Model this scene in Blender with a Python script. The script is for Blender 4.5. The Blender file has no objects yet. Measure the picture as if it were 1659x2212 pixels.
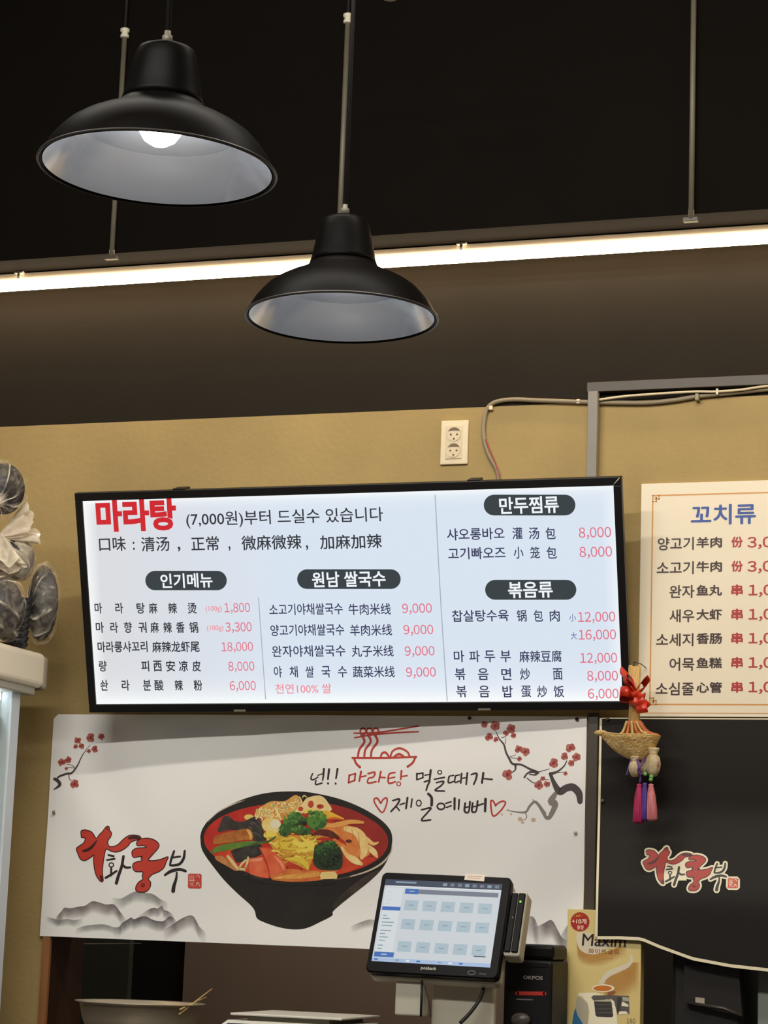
import bpy, bmesh, math, random
from mathutils import Vector, Matrix
from mathutils.geometry import delaunay_2d_cdt
random.seed(7)
scene = bpy.context.scene
COL = scene.collection
R = math.radians

# ------------------------------------------------------------------ camera
FPX, IW, IH = 4920.0, 1659.0, 2212.0          # focal length and frame, in pixels
CAM = Vector((0.0, -5.57, 1.40))
yaw, pitch, roll = R(19.197), R(10.3505), R(-2.0804)
FW = Vector((-math.sin(yaw)*math.cos(pitch), math.cos(yaw)*math.cos(pitch), math.sin(pitch)))
_r = FW.cross(Vector((0, 0, 1))).normalized(); _u = _r.cross(FW)
RT = math.cos(roll)*_r - math.sin(roll)*_u
UP = math.sin(roll)*_r + math.cos(roll)*_u
cd = bpy.data.cameras.new('camera'); cam = bpy.data.objects.new('camera', cd); COL.objects.link(cam)
cam.matrix_world = Matrix(((RT.x, UP.x, -FW.x, CAM.x), (RT.y, UP.y, -FW.y, CAM.y), (RT.z, UP.z, -FW.z, CAM.z), (0, 0, 0, 1)))
cd.sensor_fit = 'AUTO'; cd.sensor_width = 36.0; cd.lens = 36.0*FPX/IH
cd.clip_start = 0.05; cd.clip_end = 60
scene.camera = cam

# ------------------------------------------------------------------ world, lights, exposure
vs = scene.view_settings
scene.display_settings.display_device = 'sRGB'
vs.view_transform = 'Standard'; vs.look = 'None'; vs.gamma = 1.0; vs.use_curve_mapping = False
vs.exposure = 0.0
wd = bpy.data.worlds.new('room_ambient'); scene.world = wd; wd.use_nodes = True
_nt = wd.node_tree; _bg = _nt.nodes['Background']; _bg.inputs[1].default_value = 0.10
_tc = _nt.nodes.new('ShaderNodeTexCoord'); _ns = _nt.nodes.new('ShaderNodeTexNoise'); _ns.inputs['Scale'].default_value = 5.0; _ns.inputs['Detail'].default_value = 2
_cr = _nt.nodes.new('ShaderNodeValToRGB'); _nt.links.new(_tc.outputs['Generated'], _ns.inputs['Vector']); _nt.links.new(_ns.outputs['Fac'], _cr.inputs[0]); _nt.links.new(_cr.outputs[0], _bg.inputs[0])
_e = _cr.color_ramp.elements; _e[0].position = 0.36; _e[0].color = (0.10, 0.08, 0.06, 1); _e[1].position = 0.70; _e[1].color = (3.2, 3.4, 3.6, 1)  # invented bright patches of an unseen room, for the lamp reflectors to mirror
for _p, _c in ((0.46, (0.55, 0.42, 0.30, 1)), (0.53, (0.9, 0.95, 1.1, 1)), (0.60, (1.5, 1.1, 0.8, 1))):
    _x = _e.new(_p); _x.color = _c

def area(name, loc, target, sx, sy, power, col):
    l = bpy.data.lights.new(name, 'AREA'); l.shape = 'RECTANGLE'; l.size = sx; l.size_y = sy
    l.energy = power; l.color = col
    o = bpy.data.objects.new(name, l); COL.objects.link(o); o.location = loc
    o.rotation_euler = (Vector(target) - Vector(loc)).to_track_quat('-Z', 'Y').to_euler()
    return o
# rows of ceiling lights over the dining room, in front of the counter
area('ceiling_light_row', (-1.4, -1.95, 3.75), (-1.7, 0.0, 1.2), 2.2, 0.05, 36, (1.0, 0.94, 0.84))
area('ceiling_light_row', (-1.5, -4.2, 3.75), (-1.8, 0.0, 1.5), 2.6, 0.07, 92, (1.0, 0.96, 0.89))
area('ceiling_light_side', (0.9, -1.1, 3.4), (-1.0, 0.0, 1.9), 0.8, 0.12, 13, (1.0, 0.80, 0.50))
area('kitchen_light', (-1.5, 0.55, 2.8), (-1.5, 0.75, 1.0), 2.2, 0.16, 18.0, (1.0, 0.88, 0.76))
LED_STRENGTH = 21.0

# ------------------------------------------------------------------ materials
def lin(c):
    c = c/255.0
    return c/12.92 if c <= 0.04045 else ((c+0.055)/1.055)**2.4
def rgb(r, g, b): return (lin(r), lin(g), lin(b), 1.0)
def mat(name, c, rough=0.5, metal=0.0, spec=0.5, noise=0.0, scale=8.0, bump=0.0, bscale=40.0, emit=0.0, alpha=1.0,
        c2=None, coat=0.0, trans=0.0, fade=False, stretch=None):
    m = bpy.data.materials.new(name); m.use_nodes = True
    nt = m.node_tree; b = nt.nodes['Principled BSDF']
    col = rgb(*c)
    b.inputs['Base Color'].default_value = col
    b.inputs['Roughness'].default_value = rough
    b.inputs['Metallic'].default_value = metal
    b.inputs['Specular IOR Level'].default_value = spec
    b.inputs['Coat Weight'].default_value = coat
    b.inputs['Transmission Weight'].default_value = trans
    tc = nt.nodes.new('ShaderNodeTexCoord')
    src = tc.outputs['Object']
    if stretch:
        mp = nt.nodes.new('ShaderNodeMapping'); mp.inputs['Scale'].default_value = stretch
        nt.links.new(src, mp.inputs[0]); src = mp.outputs[0]
    if noise > 0 or c2:
        n = nt.nodes.new('ShaderNodeTexNoise'); n.inputs['Scale'].default_value = scale; n.inputs['Detail'].default_value = 4
        nt.links.new(src, n.inputs['Vector'])
        mr = nt.nodes.new('ShaderNodeMapRange'); mr.inputs[1].default_value = 0.33; mr.inputs[2].default_value = 0.67
        nt.links.new(n.outputs['Fac'], mr.inputs[0])
        mx = nt.nodes.new('ShaderNodeMix'); mx.data_type = 'RGBA'
        if c2: A, B = col, rgb(*c2)
        else:
            A = tuple(x*(1-noise) for x in col[:3])+(1,); B = tuple(min(1, x*(1+noise)) for x in col[:3])+(1,)
        mx.inputs[6].default_value = A; mx.inputs[7].default_value = B
        nt.links.new(mr.outputs[0], mx.inputs[0]); nt.links.new(mx.outputs[2], b.inputs['Base Color'])
        if emit: nt.links.new(mx.outputs[2], b.inputs['Emission Color'])
    if bump > 0:
        n2 = nt.nodes.new('ShaderNodeTexNoise'); n2.inputs['Scale'].default_value = bscale; n2.inputs['Detail'].default_value = 5
        nt.links.new(src, n2.inputs['Vector'])
        bp = nt.nodes.new('ShaderNodeBump'); bp.inputs['Strength'].default_value = bump; bp.inputs['Distance'].default_value = 0.01
        nt.links.new(n2.outputs['Fac'], bp.inputs['Height']); nt.links.new(bp.outputs[0], b.inputs['Normal'])
    if emit:
        b.inputs['Emission Color'].default_value = col; b.inputs['Emission Strength'].default_value = emit
    if alpha < 1: b.inputs['Alpha'].default_value = alpha
    if fade:
        at_ = nt.nodes.new('ShaderNodeAttribute'); at_.attribute_name = 'fade'
        n3 = nt.nodes.new('ShaderNodeTexNoise'); n3.inputs['Scale'].default_value = 30; n3.inputs['Detail'].default_value = 3
        nt.links.new(src, n3.inputs['Vector'])
        mu = nt.nodes.new('ShaderNodeMath'); mu.operation = 'MULTIPLY'
        ad = nt.nodes.new('ShaderNodeMath'); ad.operation = 'MULTIPLY_ADD'; ad.inputs[1].default_value = 1.0; ad.inputs[2].default_value = 0.42
        nt.links.new(n3.outputs['Fac'], ad.inputs[0]); nt.links.new(ad.outputs[0], mu.inputs[1])
        nt.links.new(at_.outputs['Fac'], mu.inputs[0]); mu.use_clamp = True
        nt.links.new(mu.outputs[0], b.inputs['Alpha'])
    return m
def glow(name, c, strength=1.0):      # a purely self-lit surface
    m = mat(name, (4, 4, 4), rough=0.35, spec=0.25)
    b = m.node_tree.nodes['Principled BSDF']
    b.inputs['Emission Color'].default_value = rgb(*c); b.inputs['Emission Strength'].default_value = strength
    return m

M = {}
M['tan'] = mat('tan_plaster', (166, 142, 92), 0.9, noise=0.10, scale=3.0, bump=0.12, bscale=60)
M['dark_wall'] = mat('dark_brown_paint', (38, 33, 26), 0.8, spec=0.12, noise=0.06, scale=4, bump=0.05, bscale=70)
M['black_paint'] = mat('black_ceiling_paint', (15, 12, 9), 0.9, spec=0.06, noise=0.05, scale=4)
M['floor'] = mat('grey_floor_tile', (120, 112, 100), 0.4, noise=0.1, scale=2)
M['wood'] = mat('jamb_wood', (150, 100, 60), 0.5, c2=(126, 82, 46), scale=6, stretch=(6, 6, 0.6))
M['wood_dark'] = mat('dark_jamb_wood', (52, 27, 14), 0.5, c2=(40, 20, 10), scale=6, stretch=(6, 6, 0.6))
M['mauve'] = mat('kitchen_wall_paint', (150, 134, 124), 0.8, noise=0.06, scale=3)
M['green_panel'] = mat('dark_green_panel', (62, 70, 62), 0.6, noise=0.08, scale=5)
M['dark_kitchen'] = mat('dark_kitchen_panel', (40, 36, 30), 0.7, noise=0.1, scale=4)
M['void'] = mat('black_door', (7, 6, 6), 0.7)
M['black_shade'] = mat('black_enamel', (8, 6, 5), 0.45, spec=0.06, noise=0.05, scale=10)
M['silver'] = mat('brushed_reflector', (206, 209, 214), 0.22, metal=0.86, bump=0.02, bscale=14)
M['rim'] = mat('shade_rim', (70, 66, 62), 0.35, metal=0.3)
M['bulb'] = glow('lit_bulb', (252, 253, 255), 60.0)
M['bulb2'] = glow('dimmer_bulb', (240, 246, 255), 95.0)
M['cord'] = mat('black_cord', (12, 11, 10), 0.6)
M['conduit'] = mat('grey_conduit', (96, 90, 76), 0.5, noise=0.08, scale=20)
M['clip'] = mat('pale_clip', (205, 198, 178), 0.5)
M['steel_trunk'] = mat('grey_trunking', (128, 122, 112), 0.5, noise=0.05, scale=12)
M['steel_trunk_dark'] = mat('dark_trunking', (64, 56, 46), 0.5, noise=0.05, scale=12)
M['cable_grey'] = mat('grey_cable', (140, 126, 100), 0.5)
M['cable_white'] = mat('cream_cable', (214, 196, 160), 0.5)
M['cable_red'] = mat('red_wire', (170, 40, 40), 0.5)
M['plate'] = mat('cream_plastic', (224, 206, 170), 0.35, noise=0.02, scale=30)
M['plate2'] = mat('cream_plastic_socket', (214, 196, 160), 0.35)
M['hole'] = mat('socket_hole', (110, 84, 56), 0.5)
M['hole_dark'] = mat('socket_pin_hole', (50, 36, 24), 0.6)
M['bezel'] = mat('black_frame_plastic', (13, 11, 11), 0.45, spec=0.3)
M['bezel_edge'] = mat('scuffed_frame', (120, 115, 100), 0.4)
M['led'] = glow('warm_white_led', (255, 226, 186), LED_STRENGTH)
M['led_body'] = mat('led_housing', (215, 205, 190), 0.4)

# ------------------------------------------------------------------ mesh building
class MB:
    def __init__(s): s.v = []; s.f = []; s.mi = []; s.sm = []; s.fd = {}
    def add(s, verts, faces, mi=0, smooth=False, fade=None):
        o = len(s.v); s.v.extend([Vector(p) for p in verts])
        for f in faces:
            s.f.append([i+o for i in f]); s.mi.append(mi); s.sm.append(smooth)
        if fade is not None:
            for i, a in enumerate(fade): s.fd[o+i] = a
        return o
    def box(s, lo, hi, mi=0, bevel=0.0, mtx=None, seg=2):
        bm = bmesh.new(); bmesh.ops.create_cube(bm, size=1.0)
        lo = Vector(lo); hi = Vector(hi)
        for v in bm.verts:
            v.co = Vector(((lo[i]+hi[i])/2 + v.co[i]*(hi[i]-lo[i])) for i in range(3))
        if bevel > 0:
            bmesh.ops.bevel(bm, geom=bm.edges[:], offset=bevel, segments=seg, profile=0.5, affect='EDGES', clamp_overlap=True)
        s.bm(bm, mi, smooth=False, mtx=mtx)
    def bm(s, bm, mi=0, smooth=False, mtx=None):
        bm.verts.ensure_lookup_table(); bm.verts.index_update()
        vs_ = [(mtx @ v.co if mtx else v.co.copy()) for v in bm.verts]
        s.add(vs_, [[v.index for v in f.verts] for f in bm.faces], mi, smooth); bm.free()
    def tube(s, pts, r, mi=0, n=10, cap=True):
        pts = [Vector(p) for p in pts]; k = len(pts)
        rs = r if isinstance(r, (list, tuple)) else [r]*k
        vs_ = []; prev = None
        for i, p in enumerate(pts):
            t = (pts[min(i+1, k-1)] - pts[max(i-1, 0)]).normalized()
            if prev is None:
                a = Vector((0, 0, 1)) if abs(t.z) < 0.9 else Vector((1, 0, 0))
                a = (a - t*a.dot(t)).normalized()
            else: a = (prev - t*prev.dot(t)).normalized()
            prev = a; b = t.cross(a)
            for j in range(n):
                th = 2*math.pi*j/n
                vs_.append(p + (a*math.cos(th)+b*math.sin(th))*rs[i])
        fs = [[i*n+j, i*n+(j+1) % n, (i+1)*n+(j+1) % n, (i+1)*n+j] for i in range(k-1) for j in range(n)]
        if cap: fs += [list(range(n))[::-1], list(range((k-1)*n, k*n))]
        s.add(vs_, fs, mi, True)
    def lathe(s, prof, mi=0, n=64, mtx=None, smooth=True, ripple=None):
        vs_ = []
        for (r, z) in prof:
            for j in range(n):
                th = 2*math.pi*j/n
                rr = r*(1+ripple(th, z)) if ripple else r
                p = Vector((rr*math.cos(th), rr*math.sin(th), z))
                vs_.append(mtx @ p if mtx else p)
        fs = [[i*n+j, i*n+(j+1) % n, (i+1)*n+(j+1) % n, (i+1)*n+j] for i in range(len(prof)-1) for j in range(n)]
        closed = math.dist(prof[0], prof[-1]) < 1e-7
        if prof[0][0] > 1e-5 and not closed: fs.append(list(range(n))[::-1])
        if prof[-1][0] > 1e-5 and not closed: fs.append(list(range((len(prof)-1)*n, len(prof)*n)))
        s.add(vs_, fs, mi, smooth)
    def ball(s, c, r, mi=0, n=14, scale=(1, 1, 1), jit=0.0):
        bm = bmesh.new(); bmesh.ops.create_uvsphere(bm, u_segments=n, v_segments=max(6, n*2//3), radius=1)
        for v in bm.verts:
            k = 1+jit*(random.random()-0.5)
            v.co = Vector(c)+Vector((v.co.x*scale[0]*r*k, v.co.y*scale[1]*r*k, v.co.z*scale[2]*r*k))
        s.bm(bm, mi, True)
    def build(s, name, mats, parent=None, origin=None, flip=False):
        if not isinstance(mats, (list, tuple)): mats = [mats]
        off = Vector(parent['_o']) if parent is not None and '_o' in parent else Vector((0, 0, 0))
        if parent is None and origin is not None: off = Vector(origin)
        me = bpy.data.meshes.new(name)
        me.from_pydata([v-off for v in s.v], [], s.f)
        for m in mats: me.materials.append(m)
        for p, mi, sm in zip(me.polygons, s.mi, s.sm): p.material_index = mi; p.use_smooth = sm
        if s.fd:
            a = me.attributes.new('fade', 'FLOAT', 'POINT')
            for i in range(len(s.v)): a.data[i].value = s.fd.get(i, 1.0)
        me.update()
        o = bpy.data.objects.new(name, me); COL.objects.link(o)
        if parent is not None:
            o.parent = parent
            o['_o'] = tuple(off)
        else:
            o.location = off; o['_o'] = tuple(off)
        return o
def tag(o, label=None, cat=None, group=None, kind=None):
    if label: o['label'] = label
    if cat: o['category'] = cat
    if group: o['group'] = group
    if kind: o['kind'] = kind
    return o
def thing(name, label, cat, loc, group=None):
    o = bpy.data.objects.new(name, None); COL.objects.link(o); o.location = loc; o['_o'] = tuple(loc)
    return tag(o, label, cat, group)
def struct(name, mb, mats, parent=None):
    o = mb.build(name, mats, parent)
    if parent is None: o['kind'] = 'structure'
    return o
def pixel_ray(px, py): return FW + RT*((px-IW/2)/FPX) + UP*((IH/2-py)/FPX)
def at(px, py, y):                       # point of the plane y = const seen at a pixel of the photograph
    d = pixel_ray(px, py); return CAM + d*((y-CAM.y)/d.y)
def smooth_curve(pts, k=6):
    pts = [tuple(map(float, p)) for p in pts]
    if len(pts) < 3: return pts
    out = []
    for i in range(len(pts)-1):
        p0 = pts[max(i-1, 0)]; p1 = pts[i]; p2 = pts[i+1]; p3 = pts[min(i+2, len(pts)-1)]
        for j in range(k):
            t = j/k; t2 = t*t; t3 = t2*t
            out.append(tuple(0.5*((2*b)+(-a+c)*t+(2*a-5*b+4*c-d)*t2+(-a+3*b-3*c+d)*t3) for a, b, c, d in zip(p0, p1, p2, p3)))
    out.append(pts[-1]); return out

# ------------------------------------------------------------------ flat printed sheets
GL = {}
def glyphs(body, bold=0.0):
    key = (body, bold)
    if key in GL: return GL[key]
    if body and all(ch in '0123456789,' for ch in body) and len(body) > 1:
        vs_, fs, pen = [], [], 0.0
        for ch in body:
            if ch == ',':
                q, f = glyphs('，', bold); x0 = min(p[0] for p in q); y0 = min(p[1] for p in q)
                q = [(pen+0.07+(x-x0)*0.95, -0.13+(y-y0)*0.95) for x, y in q]; adv = 0.30
            else:
                q, f = glyphs(chr(0xFF10+int(ch)), bold); x0 = min(p[0] for p in q); x1 = max(p[0] for p in q); k = min(1.0, 0.50/(x1-x0))
                q = [(pen+0.29+(x-(x0+x1)/2)*k, y) for x, y in q]; adv = 0.58
            n0 = len(vs_); vs_ = vs_+q; fs = fs+[[i+n0 for i in g] for g in f]; pen += adv
        GL[key] = (vs_, fs); return GL[key]
    cu = bpy.data.curves.new('t', 'FONT'); cu.body = body; cu.resolution_u = 3; cu.offset = bold
    o = bpy.data.objects.new('t', cu); COL.objects.link(o)
    dg = bpy.context.evaluated_depsgraph_get(); me = o.evaluated_get(dg).to_mesh()
    vs_ = [(v.co.x, v.co.y) for v in me.vertices]; fs = [list(p.vertices) for p in me.polygons]
    o.evaluated_get(dg).to_mesh_clear()
    bpy.data.objects.remove(o); bpy.data.curves.remove(cu)
    GL[key] = (vs_, fs); return GL[key]
def zoomer(ox, oy, s): return lambda x, y: (ox+x/s, oy+y/s)
ID = lambda x, y: (x, y)
class Sheet:                              # art laid out on a flat sheet standing at its real place
    def __init__(s, P0, U, V, wr=None, ls=0.00012):
        s.P0 = Vector(P0); s.U = Vector(U).normalized(); s.V = Vector(V).normalized(); s.N = s.U.cross(s.V)
        s.wr = wr; s.ls = ls; s.T = ID
    def uv(s, px, py):
        px, py = s.T(px, py); d = pixel_ray(px, py)
        t = (s.P0-CAM).dot(s.N)/d.dot(s.N); P = CAM+d*t-s.P0
        return (P.dot(s.U), P.dot(s.V))
    def pos(s, u, v, layer=0.0):
        h = layer*s.ls + (s.wr(u, v) if s.wr else 0.0)
        return s.P0 + s.U*(u+h*s.lean) + s.V*v + s.N*h
    def fill(s, mb, uvs, mi, layer, step=None, fade=None):
        n = len(uvs); pts = [Vector(p) for p in uvs]
        allp = list(pts)
        if step:
            us = [p[0] for p in uvs]; vs_ = [p[1] for p in uvs]
            u = min(us)+step*0.5
            while u < max(us):
                v = min(vs_)+step*0.5
                while v < max(vs_):
                    if inside(u, v, uvs): allp.append(Vector((u, v)))
                    v += step
                u += step
        r = delaunay_2d_cdt(allp, [(i, (i+1) % n) for i in range(n)], [], 1, 1e-6)
        vv, ff = r[0], r[2]
        mb.add([s.pos(p.x, p.y, layer) for p in vv], [list(f) for f in ff], mi, s.wr is not None, fade=None)
    def poly(s, mb, pts, mi, layer, step=None, curve=False):
        if curve: pts = smooth_curve(list(pts)+[pts[0]], 5)[:-1]
        s.fill(mb, [s.uv(*p) for p in pts], mi, layer, step)
    def stroke(s, mb, pts, mi, layer, w=None, curve=True, grow=0.0):
        pts = [p if len(p) == 3 else (p[0], p[1], w) for p in pts]
        k = s.scale()
        if curve: pts = smooth_curve(pts, 5)
        cen = [s.uv(p[0], p[1]) for p in pts]; hw = [(p[2]/2+grow)*k for p in pts]
        L = []; Rr = []
        for i, c in enumerate(cen):
            a = cen[max(i-1, 0)]; b = cen[min(i+1, len(cen)-1)]
            tx, ty = b[0]-a[0], b[1]-a[1]; l = math.hypot(tx, ty) or 1e-9
            nx, ny = -ty/l, tx/l
            L.append((c[0]+nx*hw[i], c[1]+ny*hw[i])); Rr.append((c[0]-nx*hw[i], c[1]-ny*hw[i]))
        vs_ = [s.pos(*p, layer) for p in L]+[s.pos(*p, layer) for p in Rr]; n = len(L)
        mb.add(vs_, [[i, n+i, n+i+1, i+1] for i in range(n-1)], mi, s.wr is not None)
        for c, h in ((cen[0], hw[0]), (cen[-1], hw[-1])): s._disc(mb, c, h, h, mi, layer, 10)
    def scale(s):
        a = s.uv(0, 0); x0, y0 = s.T(0, 0); x1, y1 = s.T(100, 0); x2, y2 = s.T(0, 100)
        k = 1.0/math.hypot(x1-x0, y1-y0)*100
        return s.mpp/k
    lean = 0.0
    mpp = 0.00123                         # metres per photo pixel, near enough for stroke widths
    def _disc(s, mb, c, ru, rv, mi, layer, n=20):
        mb.add([s.pos(c[0]+ru*math.cos(2*math.pi*j/n), c[1]+rv*math.sin(2*math.pi*j/n), layer) for j in range(n)], [list(range(n))], mi, s.wr is not None)
    def disc(s, mb, x, y, rx, ry, mi, layer, n=22):
        k = s.scale(); s._disc(mb, s.uv(x, y), rx*k, ry*k, mi, layer, n)
    def ring(s, mb, x, y, rx, ry, w, mi, layer, n=20):
        s.stroke(mb, [(x+rx*math.cos(2*math.pi*j/n), y+ry*math.sin(2*math.pi*j/n), w) for j in range(n+1)], mi, layer, curve=False)
    def text(s, mb, body, xl, xr, cy, h, mi, layer, bold=0.0, slant=0.0):
        vs_, fs = glyphs(body, bold if bold >= 0.02 else 0.0)
        if not vs_: return
        if bold < 0: bold = -bold; heavy = True
        else: heavy = bold < 0.02
        if bold > 0 and heavy:              # embolden by overprinting
            n0 = len(vs_); base, bf = vs_, fs; vs_, fs = [], []
            for k, (dx, dy) in enumerate(((bold, 0), (-bold, 0), (0, bold), (0, -bold))):
                vs_ = vs_+[(x+dx, y+dy, 0.12*k) for x, y in base]; fs = fs+[[i+k*n0 for i in f] for f in bf]
        x0 = min(v[0] for v in vs_); x1 = max(v[0] for v in vs_); y0 = min(v[1] for v in vs_); y1 = max(v[1] for v in vs_)
        ul, ur = s.uv(xl, cy)[0], s.uv(xr, cy)[0]; vm = s.uv((xl+xr)/2, cy)[1]
        va = s.uv((xl+xr)/2, cy+h/2)[1]; vb = s.uv((xl+xr)/2, cy-h/2)[1]
        out = []
        for p in vs_:
            x, y = p[0], p[1]; fy = (y-y0)/(y1-y0 or 1); u = ul+(ur-ul)*(x-x0)/(x1-x0 or 1)+slant*(fy-0.5)*(vb-va)
            out.append(s.pos(u, va+(vb-va)*fy, layer+(p[2] if len(p) > 2 else 0)))
        mb.add(out, fs, mi, False)
    def strip(s, mb, ridge, drop, mi, layer):     # ink wash: dense along the ridge, thinning below
        pts = smooth_curve(ridge, 3); top = [s.uv(*p) for p in pts]; bot = [s.uv(p[0], p[1]+drop) for p in pts]
        mid = [((a[0]+b[0])/2, (a[1]+b[1])/2) for a, b in zip(top, bot)]
        n = len(top); vs_ = [s.pos(*p, layer) for p in top+mid+bot]
        ends = [min(1, i/4, (n-1-i)/4) for i in range(n)]
        fd = [0.80*e for e in ends]+[0.5*e for e in ends]+[0.0]*n
        mb.add(vs_, [[i, n+i, n+i+1, i+1] for i in range(n-1)]+[[n+i, 2*n+i, 2*n+i+1, n+i+1] for i in range(n-1)], mi, True, fade=fd)
def inside(u, v, poly):
    c = False; n = len(poly); j = n-1
    for i in range(n):
        if (poly[i][1] > v) != (poly[j][1] > v) and u < (poly[j][0]-poly[i][0])*(v-poly[i][1])/(poly[j][1]-poly[i][1])+poly[i][0]: c = not c
        j = i
    return c

# ------------------------------------------------------------------ the room
XL, XR, ZC = -5.2, 1.2, 4.35
JX = -2.853                      # left side of the serving hatch
ZB = 2.750                       # paint line
SOF = 3.165                      # underside of the dark bulkhead
b = MB()
TH = 0.16
b.box((XL, 0, 0), (JX, TH, ZB), 0); b.box((JX, 0, 1.43), (XR, TH, ZB), 0)
b.box((XL, 0, ZB), (XR, TH, ZC), 1)
b.box((JX, 0, 0), (XR, TH, 1.04), 0)
struct('wall_back', b, [M['tan'], M['dark_wall']])
b = MB(); b.box((XL, -0.22, SOF), (XR, -0.001, ZC), 0)
struct('trim_1', b, [M['black_paint']])      # bulkhead above the light
b = MB(); b.box((XL, -6.5, ZC), (XR+2, 3.2, ZC+0.1), 0); struct('ceiling', b, [M['black_paint']])
b = MB(); b.box((XL, -6.5, -0.1), (XR+2, 3.2, 0.0), 0); struct('floor', b, [M['floor']])
# hatch jamb: light front edge, dark reveal
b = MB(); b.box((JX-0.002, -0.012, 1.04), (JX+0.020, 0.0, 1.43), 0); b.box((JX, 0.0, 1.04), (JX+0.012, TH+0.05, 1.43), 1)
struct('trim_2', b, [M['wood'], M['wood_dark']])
# steel post between the banner and the black sheet
b = MB(); b.box((-1.374, -0.016, 1.04), (-1.348, -0.001, 1.95), 0, 0.002); struct('trim_3', b, [M['steel_trunk_dark']])
# kitchen behind the hatch
KX = [at(x, 2100, 1.0).x for x in (280, 397)]
KR = at(1262, 2120, 1.0).x
b = MB(); b.box((KX[1], 1.0, 0), (KR, 1.1, 3.0), 0); struct('wall_kitchen', b, [M['mauve']])
b = MB(); b.box((KR, 1.0, 0), (XR, 1.1, 3.0), 0); struct('wall_kitchen_right', b, [M['dark_kitchen']])  # wall colour darkened so this stretch stays near black
b = MB(); b.box((KX[0], 1.02, 0), (KX[1], 1.1, 3.0), 0); struct('door_1', b, [M['void']])  # black slab whose colour stands in for the darkness of a doorway
b = MB(); b.box((XL, 0.99, 0), (KX[0], 1.1, 3.0), 0); struct('wall_kitchen_left', b, [M['green_panel']])
b = MB(); b.box((XL, TH, 2.95), (XR, 1.1, 3.05), 0); struct('ceiling_kitchen', b, [M['black_paint']])

# counter ledge below the frame, on which everything small stands
CT = 1.085
cn = thing('counter', 'serving counter ledge running under the hatch, below the till', 'counter', (-1.9, -0.25, 0))
b = MB(); b.box((-2.74, -0.62, CT-0.035), (0.9, 0.13, CT), 0, 0.004); b.build('worktop', mat('counter_top', (70, 62, 54), 0.4, noise=0.1), cn)
b = MB(); b.box((-2.73, -0.58, 0), (0.9, -0.02, CT-0.035), 0); b.build('front_panel', mat('counter_front', (60, 50, 42), 0.6), cn)

# ------------------------------------------------------------------ warm LED batten under the bulkhead
zl = 3.134; yl = -0.10
led = thing('led_batten', 'long glowing warm white linear light under the dark bulkhead', 'light', (-2.0, yl, SOF))
b = MB()
prof = [(yl+0.018*math.sin(a), zl-0.002-0.017*math.cos(a)) for a in [math.pi*(-0.62+1.24*i/14) for i in range(15)]]
n = len(prof); vs_ = [(XL+0.1, y, z) for y, z in prof]+[(XR-0.1, y, z) for y, z in prof]
b.add(vs_, [[i, i+1, n+i+1, n+i] for i in range(n-1)]+[list(range(n)), list(range(n, 2*n))[::-1]], 0, True)
b.build('diffuser', M['led'], led)
b = MB(); b.box((XL+0.1, yl-0.011, zl+0.0095), (XR-0.1, yl+0.011, SOF-0.004), 0); b.build('housing', M['led_body'], led)
for px, py in ((48, 590), (1001, 536), (-800, 640)):
    x = at(px, py, yl).x
    b = MB(); b.box((x-0.013, yl-0.022, SOF-0.006), (x+0.013, yl+0.016, SOF), 0, 0.001); b.box((x-0.004, yl-0.021, SOF-0.022), (x+0.004, yl-0.017, SOF-0.004), 0)
    b.build('mounting_clip', M['clip'], led)

# ------------------------------------------------------------------ conduits on the bulkhead
def conduit(pxb, pyb, pyt, label, conn):
    y = -0.235; p0 = at(pxb, pyb, y); z1 = at(pxb, pyt, y).z
    c = thing('conduit', label, 'conduit', (p0.x, y, p0.z), 'grey conduits on the bulkhead')
    b = MB(); b.tube([(p0.x, y, p0.z), (p0.x, y, (p0.z+z1)/2), (p0.x, y, z1)], 0.0072, 0, 12); b.build('tube', M['conduit'], c)
    b = MB(); b.box((p0.x-0.02, y-0.005, p0.z-0.006), (p0.x+0.016, -0.222, p0.z+0.004), 0, 0.001); b.build('end_bracket', M['steel_trunk_dark'], c)
    if conn:
        b = MB(); b.lathe([(0.0, 0), (0.012, 0), (0.012, 0.007), (0.009, 0.010), (0.009, 0.014), (0.013, 0.017), (0.013, 0.024), (0.006, 0.028), (0, 0.028)], 0, 16, Matrix.Translation((p0.x, y, z1)))
        b.build('connector', M['clip'], c)
        b = MB(); b.tube([(p0.x, y, z1+0.026), (p0.x, y, ZC)], 0.005, 0, 8); b.build('lead', M['cord'], c)
conduit(241, 555, 84, 'grey conduit ending in a pale connector, behind the bigger lamp', True)
conduit(731, 545, 52, 'grey conduit with pale connector running down beside the smaller lamp cord', True)
conduit(1493, 473, -120, 'plain grey conduit standing alone on the bulkhead, right of both lamps', False)
# pale fitting cut by the top edge
p = at(842, -6, -0.9)
ft = thing('ceiling_fitting', 'small pale round fitting peeping in above both lamps at the top edge', 'fitting', p)
b = MB(); b.lathe([(0, -0.006), (0.016, -0.004), (0.022, 0.006), (0.022, 0.03), (0, 0.034)], 0, 24, Matrix.Translation(p)); b.build('cup', M['clip'], ft)
b = MB(); b.tube([p+Vector((0, 0, 0.03)), (p.x, p.y, ZC)], 0.004, 0, 8); b.build('stem', M['cord'], ft)

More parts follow.
